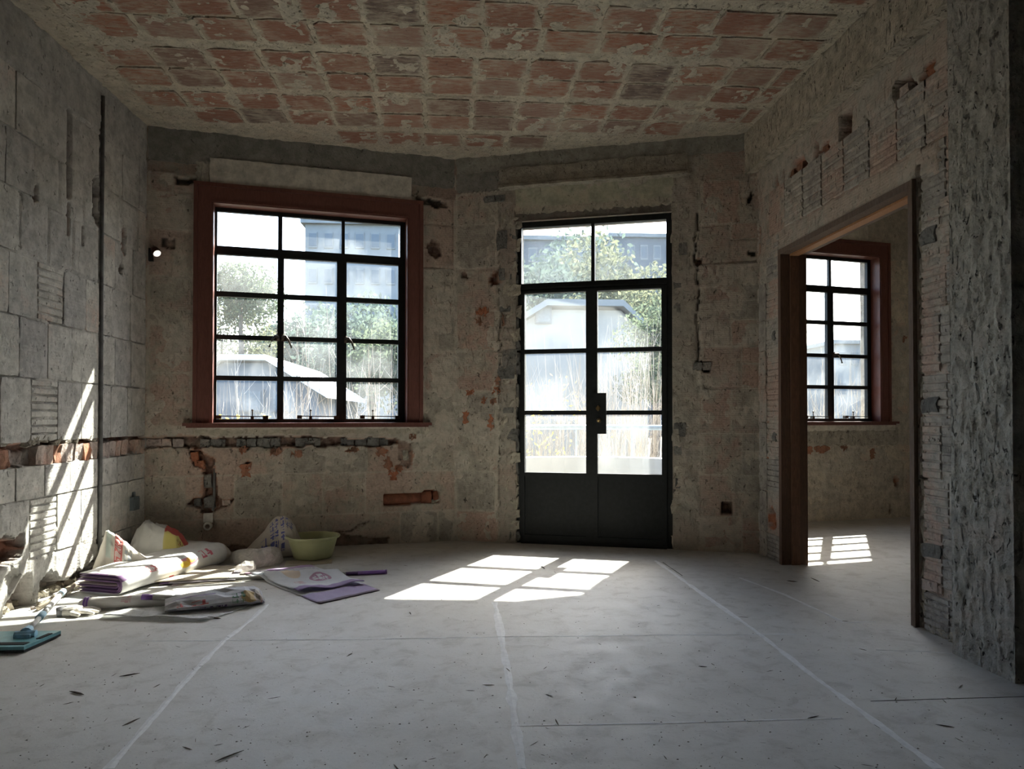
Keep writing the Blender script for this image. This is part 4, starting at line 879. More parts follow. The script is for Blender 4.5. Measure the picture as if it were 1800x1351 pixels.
def zat(py, Y): return EYE-(py-733)/FPX*Y
TREES = [(420, 30, 560, 480, 1.9, 0, 'round green tree left in the main window'), (388, 31, 700, 500, 1.9, 1, 'olive tree at the left edge of the main window'), (560, 36, 720, 560, 3.2, 2, 'hazy tree behind the middle casement'), (650, 30, 740, 500, 3.0, 2, 'tall hazy tree behind the right casement'), (720, 26, 740, 540, 2.4, 0, 'dark tree at the right edge of the main window'),
         (960, 34, 700, 425, 3.4, 2, 'large hazy tree behind the left transom pane'), (1070, 30, 700, 415, 2.6, 1, 'yellow-green tree behind the right transom pane'), (1150, 26, 740, 440, 2.3, 1, 'olive tree at the right edge of the door glass'), (1178, 13.5, 760, 520, 1.0, 0, 'dark shrubby tree to the right of the gabled house'), (1020, 40, 700, 440, 3.5, 0, 'distant tree behind the middle of the door'), (480, 42, 720, 590, 3.0, 0, 'distant tree above the white roof')]
for i, (px, Y, pb, ptp, rad, kind, lab) in enumerate(TREES):
    x, y = outdir(px, Y); tree(x, y, zat(pb, Y), zat(ptp, Y), rad, kind, 900+i, lab)
# buildings
M_BLDG = simple('pale_render', (.18, .19, .195), .9, 0, .06, 2); M_ROOFW = simple('white_roof_sheet', (.72, .73, .73), .7, 0, .04, 2); M_WIND = simple('dark_window', (.09, .11, .13), .5); M_BLDG2 = simple('blue_grey_render', (.085, .10, .12), .9, 0, .06, 2)
def block(name, px0, px1, Y, depth, top, m, floors, cols, label, roof=None):
    x0, _ = outdir(px0, Y); x1, _ = outdir(px1, Y); zt = zat(top, Y); b = props(empty(name, ((x0+x1)/2, Y, -.62)), label, 'building'); hw = (x1-x0)/2; H_ = zt+.62
    MB().box(-hw, hw, 0, depth, 0, H_).build('wall', m, b)
    if roof == 'flat': MB().box(-hw-.3, hw+.3, -.3, depth, H_, H_+.35).build('roof', M_BLDG, b)
    fh = H_/floors; cw = 2*hw/cols
    for f in range(floors):
        for c in range(cols):
            wx = -hw+cw*(c+.5); wz = fh*(f+.55)
            wn = MB().box(wx-cw*.28, wx+cw*.28, -.08, .02, wz-fh*.22, wz+fh*.22).build('window', M_BLDG, b)
            MB().box(wx-cw*.24, wx+cw*.24, -.10, -.07, wz-fh*.18, wz+fh*.18).build('pane', M_WIND, wn)
    return b
block('apartment_block', 535, 700, 55, 10, 398, M_BLDG, 6, 6, 'tall pale apartment block hazy behind the main window', 'flat')
block('apartment_block', 895, 1060, 60, 10, 420, M_BLDG2, 6, 6, 'pale apartment block behind the left transom pane', 'flat')
block('apartment_block', 1075, 1190, 66, 10, 412, M_BLDG2, 6, 5, 'pale apartment block behind the right transom pane', 'flat')
def house(name, px0, px1, Y, depth, eave, ridge, ra, rb, m, mr, label, wins):
    x0, _ = outdir(px0, Y); x1, _ = outdir(px1, Y); ze, zr = zat(eave, Y)+.62, zat(ridge, Y)+.62; xa, _ = outdir(ra, Y); xb, _ = outdir(rb, Y); cx = (x0+x1)/2
    b = props(empty(name, (cx, Y, -.62)), label, 'house'); q = [(x0-cx, 0), (x1-cx, 0)]
    pr = [(x0-cx, 0), (x1-cx, 0), (x1-cx, ze), (xb-cx, zr), (xa-cx, zr), (x0-cx, ze)]; n = len(pr)
    MB().add([(x, 0, z) for x, z in pr]+[(x, depth, z) for x, z in pr], [list(range(n)), [n+i for i in range(n)][::-1]]+[[i, n+i, n+(i+1) % n, (i+1) % n] for i in range(n)]).build('wall', m, b)
    rf = [(x1-cx+.25, ze-.15), (xb-cx, zr+.06), (xa-cx, zr+.06), (x0-cx-.25, ze-.15), (x0-cx-.25, ze-.02), (xa-cx, zr+.2), (xb-cx, zr+.2), (x1-cx+.25, ze-.02)]; n = len(rf)
    MB().add([(x, -.25, z) for x, z in rf]+[(x, depth, z) for x, z in rf], [list(range(n)), [n+i for i in range(n)][::-1]]+[[i, n+i, n+(i+1) % n, (i+1) % n] for i in range(n)]).build('roof', mr, b)
    for (wpx, wpy, ww, wh) in wins:
        wx, _ = outdir(wpx, Y); wz = zat(wpy, Y)+.62; wn = MB().box(wx-cx-ww, wx-cx+ww, -.06, .02, wz-wh, wz+wh).build('window', M_BLDG2, b); MB().box(wx-cx-ww*.8, wx-cx+ww*.8, -.08, -.05, wz-wh*.85, wz+wh*.85).build('pane', M_WIND, wn)
    return b
house('gabled_house', 880, 1139, 15.5, 6, 588, 543, 960, 1092, M_BLDG, M_BLDG, 'pale house with sloping roof line behind the door', [(955, 552, .18, .2)])
house('low_house', 300, 560, 19, 7, 690, 640, 392, 470, M_BLDG2, M_ROOFW, 'low house with broad white roof beyond the main window', [(440, 705, .35, .3), (500, 705, .35, .3)])
block('garden_shed', 700, 800, 14, 4, 690, M_BLDG2, 1, 3, 'low blue-grey shed at the right of the main window')
x0, _ = outdir(1390, 30)
block('far_block', 1470, 1560, 60, 8, 600, M_BLDG, 3, 4, 'bright far block behind the side room window', 'flat')
# bare dry shrubs
M_STEM = [simple('dry_stem', (.24, .21, .175), .9, 0, .25, 3), simple('pale_twig', (.34, .315, .28), .9, 0, .2, 3)]; M_YEL = leafmat('yellow_leaves', (.45, .36, .06), (.6, .5, .12))
def shrub(x, y, h, sp, n, seed, label, yellow=0):
    r = random.Random(seed); b = MB()
    for i in range(n):
        a = r.random()*6.283; lean = sp*r.random(); p0 = Vector((math.cos(a)*sp*.25, math.sin(a)*sp*.25, 0)); hh = h*(.55+.5*r.random()); tip = Vector((math.cos(a)*lean, math.sin(a)*lean, hh)); md = p0.lerp(tip, .5)+Vector((r.uniform(-.08, .08), r.uniform(-.08, .08), .06))
        q = .0035+.0045*r.random(); b.tube([p0, md, tip], [q, q*.75, q*.3], 3, False)
        for k in range(3):
            t = .35+.5*r.random(); s0 = p0.lerp(md, t*2) if t < .5 else md.lerp(tip, t*2-1); b.tube([s0, s0+Vector((r.uniform(-.2, .2), r.uniform(-.2, .2), .12+.3*r.random()))*h*.35], [q*.5, q*.2], 3, False)
    t_ = props(empty('dry_shrub', (x, y, -.62)), label, 'shrub', 'bare shrubs beyond the balcony'); b.build('stems', M_STEM[seed % 2], t_)['kind'] = 'stuff'
    if yellow:
        V_ = []; F_ = []
        for i in range(yellow):
            c = Vector((r.gauss(0, sp*.35), r.gauss(0, sp*.25), h*(.45+.35*r.random()))); k = len(V_); u_ = Vector((r.uniform(-1, 1), r.uniform(-1, 1), r.uniform(-1, 1))).normalized()*.035; v_ = u_.orthogonal().normalized()*.02
            V_ += [c-u_, c+v_, c+u_, c-v_]; F_.append((k, k+1, k+2, k+3))
        mk('leaves', V_, F_, M_YEL, t_)['kind'] = 'stuff'
SHR = [(930, 10.2, 2.5, .8, 40, 90, 'dry shrub with yellow leaves behind the left door pane'), (985, 11.0, 3.0, .9, 50, 60, 'bare shrub behind the parapet left of the door mullion'), (1020, 10.0, 2.6, .7, 45, 0, 'bare leaning shrub just left of the door mullion'), (1075, 10.6, 3.1, .9, 60, 0, 'thicket of upright dry stems behind the lock'), (1115, 10.0, 2.7, .8, 60, 0, 'thicket of dry stems behind the right door pane'), (1150, 11.2, 3.2, .9, 50, 0, 'tall bare shrub at the right edge of the door glass'), (960, 9.2, 1.6, .6, 40, 60, 'small shrub with yellow leaves just over the parapet'), (1095, 9.0, 1.5, .7, 50, 0, 'low tangled shrub just over the parapet on the right'),
       (400, 9.0, 2.2, .9, 30, 70, 'bare shrub with yellow leaves left in the main window'), (450, 10.0, 2.8, .9, 26, 0, 'bare shrub crossing the white roof'), (520, 8.6, 3.4, .5, 14, 0, 'tall thin bare shrub behind the middle casement'), (580, 9.4, 3.2, .8, 18, 0, 'tall bare shrub behind the second mullion'), (640, 8.6, 2.8, .8, 14, 0, 'leaning bare shrub behind the right casement'), (685, 9.2, 3.0, .7, 18, 0, 'bare shrub at the right edge of the main window'), (430, 8.3, 1.2, .7, 26, 50, 'low shrub with yellow leaves at the window sill level'),
       (1430, 10.5, 2.6, .8, 40, 0, 'bare shrub left in the side room window'), (1490, 10.2, 2.9, .9, 46, 0, 'leaning bare shrub right in the side room window')]
for i, (px, Y, h, sp, n, yl, lab) in enumerate(SHR):
    x, y = outdir(px, Y); shrub(x, y, h, sp, n, 40+i, lab, yl)

# ------------------------------------------------------------------ sacks, bags and tools on the floor
def sack_mat(name, base, items, trans=.25, rough=.55, weave=True, base2=None):
    """woven or film plastic with printed fields given in UV space"""
    g = G(name); uv = g.uv(); sx = g.n('SeparateXYZ', {0: uv}); U, Vv = sx.outputs[0], sx.outputs[1]
    n = g.noise(g.objco(), 16, 5, .6); c = g.mix(g.mr(n, .3, .7), [k*.92 for k in base], base)
    def band(x, a, b, e=.006): return g.math('MULTIPLY', g.mr(x, a-e, a+e, 0, 1, False), g.mr(x, b-e, b+e, 1, 0, False))
    for it in items:
        k = it[0]
        if k == 'rect': m = g.math('MULTIPLY', band(U, it[1], it[2]), band(Vv, it[3], it[4]))
        elif k == 'ell':
            du = g.math('DIVIDE', g.math('SUBTRACT', U, it[1]), it[3]); dv = g.math('DIVIDE', g.math('SUBTRACT', Vv, it[2]), it[4])
            d = g.math('SQRT', g.math('ADD', g.math('MULTIPLY', du, du), g.math('MULTIPLY', dv, dv)))
            m = g.mr(d, .94, 1.0, 1, 0, False)
            if len(it) > 6: m = g.math('MULTIPLY', m, g.mr(d, it[6]-.05, it[6], 0, 1, False))
        else:                                  # rows of brush-like strokes
            _, u0, u1, v0, v1, col, nu, nv = it
            a = g.math('MULTIPLY', g.math('SUBTRACT', U, u0), nu/(u1-u0)); b = g.math('MULTIPLY', g.math('SUBTRACT', Vv, v0), nv/(v1-v0))
            wn = lambda p, q, k: g.n('TexWhiteNoise', {'Vector': g.n('CombineXYZ', {0: g.math('FLOOR', g.math('MULTIPLY', a, p)), 1: g.math('FLOOR', g.math('MULTIPLY', b, q)), 2: k}).outputs[0]}, noise_dimensions='3D').outputs[0]
            vo = g.math('MAXIMUM', g.math('GREATER_THAN', wn(2, 7, .3), .62), g.math('GREATER_THAN', wn(7, 2, 5.3), .66))
            fa, fb = g.math('FRACT', a), g.math('FRACT', b); cell = g.math('MULTIPLY', band(fa, .08, .9, .02), band(fb, .08, .9, .02))
            m = g.math('MULTIPLY', g.math('MULTIPLY', vo, cell), g.math('MULTIPLY', band(U, u0, u1), band(Vv, v0, v1)))
        c = g.mix(g.math('MULTIPLY', m, .92), c, it[5])
    h = n
    if weave:
        w1 = g.n('TexWave', {'Vector': uv, 'Scale': 55.0}, bands_direction='X').outputs[1]; w2 = g.n('TexWave', {'Vector': uv, 'Scale': 55.0}, bands_direction='Y').outputs[1]
        h = g.math('ADD', g.math('MULTIPLY', n, .8), g.math('MULTIPLY', g.math('ADD', w1, w2), .05))
    nm = g.bump(h, .35, .006); p = g.bsdf(c, rough, nm, spec=.35)
    t = g.n('BsdfTranslucent', {0: c, 1: nm}).outputs[0]
    return g.done(g.n('MixShader', {0: trans, 1: p, 2: t}).outputs[0])
def film_mat(name, col, alpha, items=()):
    g = G(name); n = g.noise(g.objco(), 11, 6, .7, 1.0)
    p = g.bsdf(col, .3, g.bump(n, .8, .012), spec=.5); t = g.n('BsdfTranslucent', {0: col}).outputs[0]; x = g.n('BsdfTransparent', {0: (.95, .95, .94)}).outputs[0]
    a = g.n('MixShader', {0: .4, 1: p, 2: t}).outputs[0]
    return g.done(g.n('MixShader', {0: g.mr(n, .3, .7, alpha-.15, alpha+.15), 1: x, 2: a}).outputs[0])
WHITE = (.84, .84, .83); CREAM = (.74, .70, .62); PURP = (.16, .075, .24); REDP = (.55, .05, .045); ORNG = (.85, .42, .03)

def loft(name, rings, m, parent=None, closed=True, cap0=False, cap1=False, smooth=True, solid=.003):
    n = len(rings[0]); k = len(rings); vs = [p for r in rings for p in r]; uv = [(i/(k-1), j/(n-1 if not closed else n)) for i in range(k) for j in range(n)]; fs = []
    for i in range(k-1):
        for j in range(n if closed else n-1):
            a, b = i*n+j, i*n+(j+1) % n; fs.append((a, b, b+n, a+n))
    if cap0: fs.append([j for j in range(n)][::-1])
    if cap1: fs.append([(k-1)*n+j for j in range(n)])
    o = mk(name, vs, fs, m, parent, smooth, uv)
    if solid:
        md = o.modifiers.new('thickness', 'SOLIDIFY'); md.thickness = solid; md.offset = -1
    return o
def resample(st, k):
    out = []
    for i in range(k):
        t = i/(k-1)*(len(st)-1); a = min(int(t), len(st)-2); f = t-a; f = f*f*(3-2*f)*.5+f*.5
        out.append([st[a][q]*(1-f)+st[a+1][q]*f if not isinstance(st[a][q], Vector) else st[a][q].lerp(st[a+1][q], f) for q in range(len(st[a]))])
    return out
def bag(name, stations, m, seed, amp=.026, n=36, k=30, cap0=True, cap1=False, parent=None, label=None, group=None, cat='sack', creases=2.5, solid=.003, smooth=True):
    """lofted crumpled bag lying along its stations: (base point, across, half width, height, pointedness)"""
    rings = []
    for i, (P, ac, hw, h, pt) in enumerate(resample(stations, k)):
        ac = ac.normalized(); ring = []
        for j in range(n):
            a = 2*math.pi*j/n; sn, cs = math.sin(a), math.cos(a); x = hw*math.copysign(abs(cs)**.8, cs)*(1-pt*max(sn, 0)); z = h*(.5+.5*math.copysign(abs(sn)**.85, sn))
            nz = float(fbm(i*creases*.22+seed, j*.55, seed, 4))-.5; nz2 = float(fbm(i*.9+seed, j*1.3, seed+3, 3))-.5
            q = P + ac*(x*(1+nz*amp*9)) + Vector((0, 0, max(.004, z*(1+nz2*amp*5)+nz*amp*1.2*(z > .01))))
            ring.append(q)
        rings.append(ring)
    o = loft(name, rings, m, parent, True, cap0, cap1, smooth, solid)
    if label: props(o, label, cat, group)
    return o
def sheet(name, quad, nu, nv, m, seed, amp=.012, z0=.004, lift=None, parent=None, thick=.004, rag=.006):
    A, B, C, D = [Vector(q) for q in quad]; vs = []; uv = []
    for i in range(nu+1):
        for j in range(nv+1):
            u, v = i/nu, j/nv; p = A.lerp(B, u).lerp(D.lerp(C, u), v); e = min(u, 1-u, v, 1-v)
            z = z0 + amp*max(0, float(fbm(u*6+seed, v*6, seed, 4))-.42)*2.2*(.35+.65*min(1, e*6)) + (lift(u, v) if lift else 0)
            ed = rag if e == 0 else 0
            vs.append(p+Vector((ed*(float(vnoise(i*1.7, j*1.3, seed))-.5)*2, ed*(float(vnoise(i*1.1, j*1.9, seed+4))-.5)*2, z))); uv.append((u, v))
    fs = [(i*(nv+1)+j, (i+1)*(nv+1)+j, (i+1)*(nv+1)+j+1, i*(nv+1)+j+1) for i in range(nu) for j in range(nv)]
    o = mk(name, vs, fs, m, parent, True, uv); md = o.modifiers.new('thickness', 'SOLIDIFY'); md.thickness = thick; md.offset = -1 if (vs[fs[0][1]]-vs[fs[0][0]]).cross(vs[fs[0][3]]-vs[fs[0][0]]).z > 0 else 1
    return o

# bundle of sacks folded double together: nested folded layers
M_BUN0 = sack_mat('white_sack_red_print', WHITE, [('ell', .60, .42, .10, .055, (.62, .16, .22)), ('ell', .56, .45, .05, .045, (.90, .62, .05)), ('ell', .63, .41, .045, .04, ORNG), ('glyph', .20, .32, .33, .45, (.60, .12, .14), 2, 2), ('ell', .26, .39, .05, .055, (.62, .2, .22), .8), ('glyph', .74, .86, .33, .46, (.68, .12, .2), 2, 1), ('glyph', .36, .46, .36, .44, (.45, .55, .7), 5, 2)])
M_BUN1 = sack_mat('purple_white_sack', (.62, .58, .64), [('rect', -.1, .12, -.1, 1.1, PURP), ('rect', .45, .88, .2, .8, (.30, .12, .26))])
M_BUN2 = sack_mat('purple_sack', (.20, .11, .24), [('rect', .35, .6, .2, .8, REDP), ('rect', .2, .3, -.1, 1.1, (.7, .68, .68)), ('rect', .9, 1.1, -.1, 1.1, (.72, .68, .6))])
M_BUN3 = sack_mat('cream_sack', (.66, .60, .50), [('rect', -.1, .1, -.1, 1.1, (.5, .42, .45))])
E0 = Vector((-2.085, 4.535, 0)); E1 = Vector((-1.745, 5.46, 0)); bd = (E1-E0).normalized(); bw = Vector((-bd.y, bd.x, 0)); BL = (E1-E0).length
for k in range(9):
    tk = .058*(1-k/9.6)+.002; r = random.Random(50+k); a0 = -.012+r.random()*.03; a1 = BL-.03+r.random()*.05+.006*k; rings = []; nu = 22
    for i in range(nu):
        t = i/(nu-1); ax_ = E0 + bd*(a0+(a1-a0)*t); fan = 1+.55*max(0, t-.45)*(1-k/14); cz = .063*fan+.006*math.sin(t*7+k); th = tk*fan; ring = []
        W0 = .33+.03*t+(r.random()-.5)*.012
        prof = [(W0-(W0-th-.001)*q/7, 1, 0) for q in range(8)] + [(0, 0, math.pi/2-math.pi*q/8) for q in range(1, 8)] + [(th+.001+(W0-th)*q/7, -1, 0) for q in range(8)]
        for (x, sg, an) in prof:
            if sg: wv, zz = x, cz+sg*th
            else: wv, zz = th-th*math.cos(an), cz+th*math.sin(an)
            wv += (.058-tk)*.55
            zz += .004*(float(vnoise(t*9+k, wv*14, k))-.5)*2*(k == 0) + .010*math.sin(t*3.1)*(1-wv)*(sg > 0)
            ring.append(ax_ + bw*wv + Vector((0, 0, max(.003+k*.0005, zz))))
        rings.append(ring)
    m_ = M_BUN0 if k == 0 else [M_BUN3, M_BUN2, M_BUN1, M_BUN2][k % 4]
    o = loft('folded_sack', rings, m_, None, False, solid=.0025)
    props(o, 'white outer sack with red and yellow print wrapped round the folded bundle' if k == 0 else 'folded sack layer with purple edge inside the bundle', 'sack', 'sacks folded into the bundle')
# torn fringe sacks under the bundle's right end
for k in range(3):
    q = sheet('flat_sack', [ground(300-20*k, 1030), ground(425-12*k, 1022), ground(440-10*k, 1000), ground(340, 1000)], 14, 8, [M_BUN3, M_BUN1, M_BUN3][k], 70+k, .012, .004+.012*k)
    props(q, ['cream sack lying flat under the bundle, lowest', 'purple-white sack lying flat under the right end of the bundle', 'torn cream sack edge poking out below the bundle'][k], 'sack', 'sacks lying under the bundle')

# upright white sack with a peak and red label, mouth to the right
M_TRI = sack_mat('cream_sack_red_label', (.78, .74, .66), [('rect', .60, .72, .22, .52, (.72, .16, .15)), ('glyph', .61, .71, .23, .51, (.85, .70, .66), 1, 4), ('rect', .42, .52, .2, .5, (.62, .70, .64)), ('rect', .3, .9, .78, .92, (.55, .25, .22)), ('glyph', .75, .86, .2, .5, (.5, .55, .6), 2, 5)], .22)
Y_ = Vector((-.35, 1, 0))
bag('upright_sack', [(Vector((-2.475, 4.93, 0)), Y_, .03, .04, .2), (Vector((-2.45, 4.97, 0)), Y_, .06, .16, .7), (Vector((-2.41, 5.01, 0)), Y_, .07, .33, .88), (Vector((-2.36, 5.03, 0)), Y_, .085, .30, .75), (Vector((-2.28, 5.04, 0)), Y_, .10, .23, .55), (Vector((-2.16, 5.06, 0)), Y_, .11, .13, .25)], M_TRI, 3, .024, cap1=False, label='cream sack standing with a pointed peak and a red printed label', solid=.004)
# white, yellow and red sack slumped in the corner
M_YEL2 = sack_mat('white_yellow_red_sack', (.72, .72, .70), [('rect', .58, 1.1, -.1, .52, (.68, .60, .20)), ('rect', .58, 1.1, .14, .36, (.50, .045, .06)), ('rect', .60, 1.1, .36, .62, (.68, .60, .20)), ('glyph', .72, .90, .42, .56, REDP, 2, 1), ('glyph', .70, .9, .375, .41, (.3, .1, .05), 6, 1)], .1)
Y2 = Vector((-.2, 1, 0))
bag('slumped_sack', [(Vector((-2.47, 5.45, 0)), Y2, .05, .10, .2), (Vector((-2.42, 5.47, 0)), Y2, .10, .25, .4), (Vector((-2.36, 5.48, 0)), Y2, .12, .33, .5), (Vector((-2.29, 5.47, 0)), Y2, .13, .31, .4), (Vector((-2.2, 5.46, 0)), Y2, .13, .29, .35), (Vector((-2.10, 5.46, 0)), Y2, .12, .24, .35), (Vector((-2.03, 5.47, 0)), Y2, .09, .13, .3), (Vector((-2.0, 5.48, 0)), Y2, .04, .04, .1)], M_YEL2, 14, .034, cap1=True, label='white sack with yellow panel and red band slumped in the corner')
# film bag with blue lettering against the window wall
M_BLUEB = sack_mat('film_bag_blue_print', (.62, .58, .52), [('glyph', .36, .52, .27, .56, (.10, .12, .42), 2, 4), ('glyph', .56, .64, .25, .60, (.12, .14, .45), 1, 4), ('glyph', .66, .8, .28, .42, (.14, .16, .40), 2, 2), ('glyph', .22, .32, .42, .54, (.12, .14, .45), 1, 1)], .35, .35, False)
bag('film_bag', [(Vector((-1.72, 5.70, 0)), Y_, .03, .03, .1), (Vector((-1.62, 5.72, 0)), Y_, .10, .13, .3), (Vector((-1.53, 5.73, 0)), Y_, .12, .24, .45), (Vector((-1.46, 5.73, 0)), Y_, .12, .31, .5), (Vector((-1.40, 5.73, 0)), Y_, .12, .325, .5), (Vector((-1.33, 5.73, 0)), Y_, .11, .26, .4), (Vector((-1.26, 5.74, 0)), Y_, .06, .10, .3)], M_BLUEB, 22, .036, n=18, k=15, smooth=False, cap1=True, label='peaked translucent bag with blue lettering leaning by the green basin', cat='plastic bag')
M_FILM = film_mat('clear_film', (.80, .78, .74), .62)
bag('film_bag', [(ground(402, 985), Y_, .02, .05, 0), (ground(415, 992), Y_, .08, .10, .2), (ground(445, 995), Y_, .10, .11, .25), (ground(475, 992), Y_, .10, .13, .3), (ground(492, 988), Y_, .07, .09, .2), (ground(498, 985), Y_, .03, .02, 0)], M_FILM, 31, .05, n=18, k=14, smooth=False, cap1=True, label='crumpled clear film bag between the bundle and the basin', cat='plastic bag', solid=0)
bag('film_bag', [(ground(408, 1004), Y_, .03, .03, 0), (ground(425, 1004), Y_, .06, .06, .2), (ground(445, 1002), Y_, .05, .06, .2), (ground(450, 999), Y_, .03, .03, 0)], M_FILM, 35, .06, n=14, k=10, smooth=False, cap1=True, label='small wad of clear film at the right end of the bundle', cat='plastic bag', solid=0)
st_ = sheet('sack_strip', [ground(490, 996), ground(583, 990), ground(585, 983), ground(495, 985)], 14, 4, M_BUN3, 77, .006, .003); props(st_, 'cream sack edge lying under the green basin', 'sack')
# green basin
M_GREEN = simple('pale_green_plastic', (.43, .46, .25), .35, 0, .06, 8, 0, .45)
bp = ground(550, 980); bs = MB().lathe([(0, .004), (.135, .004), (.140, .0), (.145, .004), (.150, .02), (.180, .13), (.186, .152), (.203, .156), (.208, .163), (.206, .170), (.195, .172), (.180, .166), (.172, .145), (.142, .022), (.130, .012), (0, .010)], bp+Vector((0, 0, .006)), (0, 0, 1), 48).build('wash_basin', M_GREEN, None, True)
props(bs, 'pale green plastic wash basin on the floor by the wall', 'basin')
# flat white and purple sack with printed emblem, one end folded over
M_FLAT1 = sack_mat('lilac_white_sack', (.74, .76, .80), [('rect', .78, 1.1, -.1, 1.1, (.36, .28, .48)), ('rect', .965, 1.1, -.1, 1.1, (.13, .09, .12)), ('rect', -.1, .05, -.1, 1.1, (.62, .35, .5))])
M_FLAT2 = sack_mat('white_emblem_sack', (.76, .79, .83), [('ell', .62, .64, .11, .16, (.46, .24, .36), .72), ('glyph', .54, .70, .52, .76, (.45, .2, .36), 2, 2), ('rect', .90, 1.1, -.1, 1.1, (.34, .24, .48)), ('glyph', .60, .84, .20, .34, (.62, .36, .38), 1, 6), ('ell', .32, .36, .20, .14, (.70, .58, .44)), ('rect', -.1, .10, .25, 1.1, (.45, .30, .55)), ('glyph', .14, .26, .5, .95, (.5, .5, .62), 2, 6)])
fsk = props(empty('printed_sack', ground(560, 1030)), 'flat white sack with lilac border and round printed emblem on the floor', 'sack'); fi = Matrix.Translation(-fsk.location)
a_, b_, c_, d_ = ground(428, 1008), ground(548, 996), ground(668, 1038), ground(563, 1062)
pl0, pl1 = ground(345, 1024), ground(680, 1008); pld = (pl1-pl0).normalized()
def over_pole(q4):
    A_, B_, C_, D_ = q4
    def f(u, v):
        p = A_.lerp(B_, u).lerp(D_.lerp(C_, u), v)-pl0; d = abs(p.x*pld.y-p.y*pld.x); return .028*math.exp(-(d/.07)**2)
    return f
qb = [a_, d_, c_, b_]
sheet('sack_body', qb, 30, 24, M_FLAT1, 80, .010, .006, over_pole(qb), fsk).matrix_basis = fi
qf = [a_+(d_-a_)*.04+(b_-a_)*.06, d_.lerp(a_, .26)+(c_-d_)*.02, c_.lerp(b_, .20), b_+(a_-b_)*.02]; opf = over_pole(qf)
sheet('folded_flap', qf, 30, 24, M_FLAT2, 83, .018, .017, lambda u, v: .010*float(sstep(.7, 1, u))*(1+math.sin(v*9))+opf(u, v)*1.1, fsk).matrix_basis = fi
# rolled white sack with purple ties
M_ROLL = sack_mat('rolled_white_sack', (.76, .74, .72), [('glyph', .55, .62, .1, .5, (.6, .35, .38), 1, 3)])
rl = props(empty('rolled_sack', ground(220, 1068)), 'white sack rolled into a tube with purple ties beside the glove', 'sack'); ri = Matrix.Translation(-rl.location)
p0, p1 = ground(140, 1071), ground(300, 1064); rv = (p1-p0).normalized(); ra = Vector((-rv.y, rv.x, 0))
bag('roll', [(p0, ra, .025, .05, 0), (p0.lerp(p1, .08), ra, .036, .066, 0), (p0.lerp(p1, .4), ra, .036, .066, 0), (p0.lerp(p1, .8), ra, .045, .07, .1), (p1, ra, .05, .06, .2)], M_ROLL, 41, .006, cap1=True, parent=rl).matrix_basis = ri
M_PURPLE = simple('purple_plastic', (.25, .12, .46), .35, 0, .08, 8, 0, .45); M_DPURP = simple('dark_purple_plastic', (.09, .04, .13), .4)
for t in (.07, .10):
    q = p0.lerp(p1, t); MB().tube([q-rv*.006+Vector((0, 0, .033)), q+rv*.006+Vector((0, 0, .033))], .0385, 16, False).build('tie', M_PURPLE, rl, True).matrix_basis = ri
# clear flat bag under the packet
cs = sheet('film_sheet', [ground(176, 1087), ground(360, 1093), ground(445, 1064), ground(200, 1066)], 30, 12, film_mat('white_film', (.82, .83, .83), .85), 90, .022, .004, lambda u, v: .018*max(0, 1-v*5)*(1+.4*math.sin(u*12)), thick=.002)
props(cs, 'crumpled translucent plastic sheet spread under the printed packet', 'plastic sheet')
# printed packet with a purple-handled pole stuck in it
M_PACK = sack_mat('printed_packet', (.76, .77, .80), [('ell', .84, .50, .05, .05, (.72, .38, .28)), ('ell', .66, .46, .10, .09, (.60, .45, .18)), ('ell', .80, .44, .09, .10, (.70, .66, .62)), ('glyph', .50, .60, .40, .55, (.12, .30, .18), 2, 2), ('glyph', .26, .36, .42, .50, (.62, .08, .08), 1, 1), ('glyph', .14, .22, .43, .50, (.58, .1, .1), 2, 1), ('glyph', .30, .48, .53, .60, (.10, .04, .18), 4, 1), ('rect', -.1, .4, .34, .36, (.40, .30, .55))], .4, .4, False)
k0, k1 = ground(290, 1072), ground(462, 1054); kv = (k1-k0).normalized(); ka = Vector((-kv.y, kv.x, 0))
bag('printed_packet', [(k0, ka, .10, .05, .3), (k0.lerp(k1, .15), ka, .14, .07, .5), (k0.lerp(k1, .5), ka, .15, .085, .6), (k0.lerp(k1, .8), ka, .15, .09, .6), (k0.lerp(k1, .95), ka, .13, .07, .5), (k1, ka, .10, .03, 0)], M_PACK, 51, .040, n=20, k=16, smooth=False, cap0=False, cap1=True, label='white packet printed with fruit picture and dark purple wordmark', cat='packet')
def pole(name, pts, radii, mats, names, label):
    t = props(empty(name, (Vector(pts[0]).x, Vector(pts[0]).y, 0)), label, 'pole'); inv = Matrix.Translation(-t.location)
    for (i, j, m, nm) in mats: MB().tube([Vector(pts[i]), Vector(pts[j])], [radii[i], radii[j]], 14).build(nm, m, t, True).matrix_basis = inv
    return t
M_GMET = simple('grey_metal_tube', (.30, .30, .28), .4, .2, .1)
z = Vector((0, 0, 1)); q0, q1 = ground(250, 1049, .062), ground(365, 1054, .035)
pole('mop_pole', [q0, q0.lerp(q1, .17), q1], [.019, .018, .011], [(0, 1, M_PURPLE, 'grip'), (1, 2, M_GMET, 'tube')], None, 'pole with purple grip sticking out of the printed packet')
q0, q1 = ground(345, 1024)+z*.014, ground(680, 1008)+z*.014; dv = (q1-q0).normalized()
pole('mop_pole', [q0, q1-dv*.28, q1-dv*.20, q1-dv*.012, q1], [.012, .012, .014, .014, .017], [(0, 1, M_GMET, 'tube'), (1, 2, M_DPURP, 'collar'), (2, 3, M_PURPLE, 'grip'), (3, 4, M_PURPLE, 'end_cap')], None, 'long grey pole with purple grip lying under the flat printed sack')
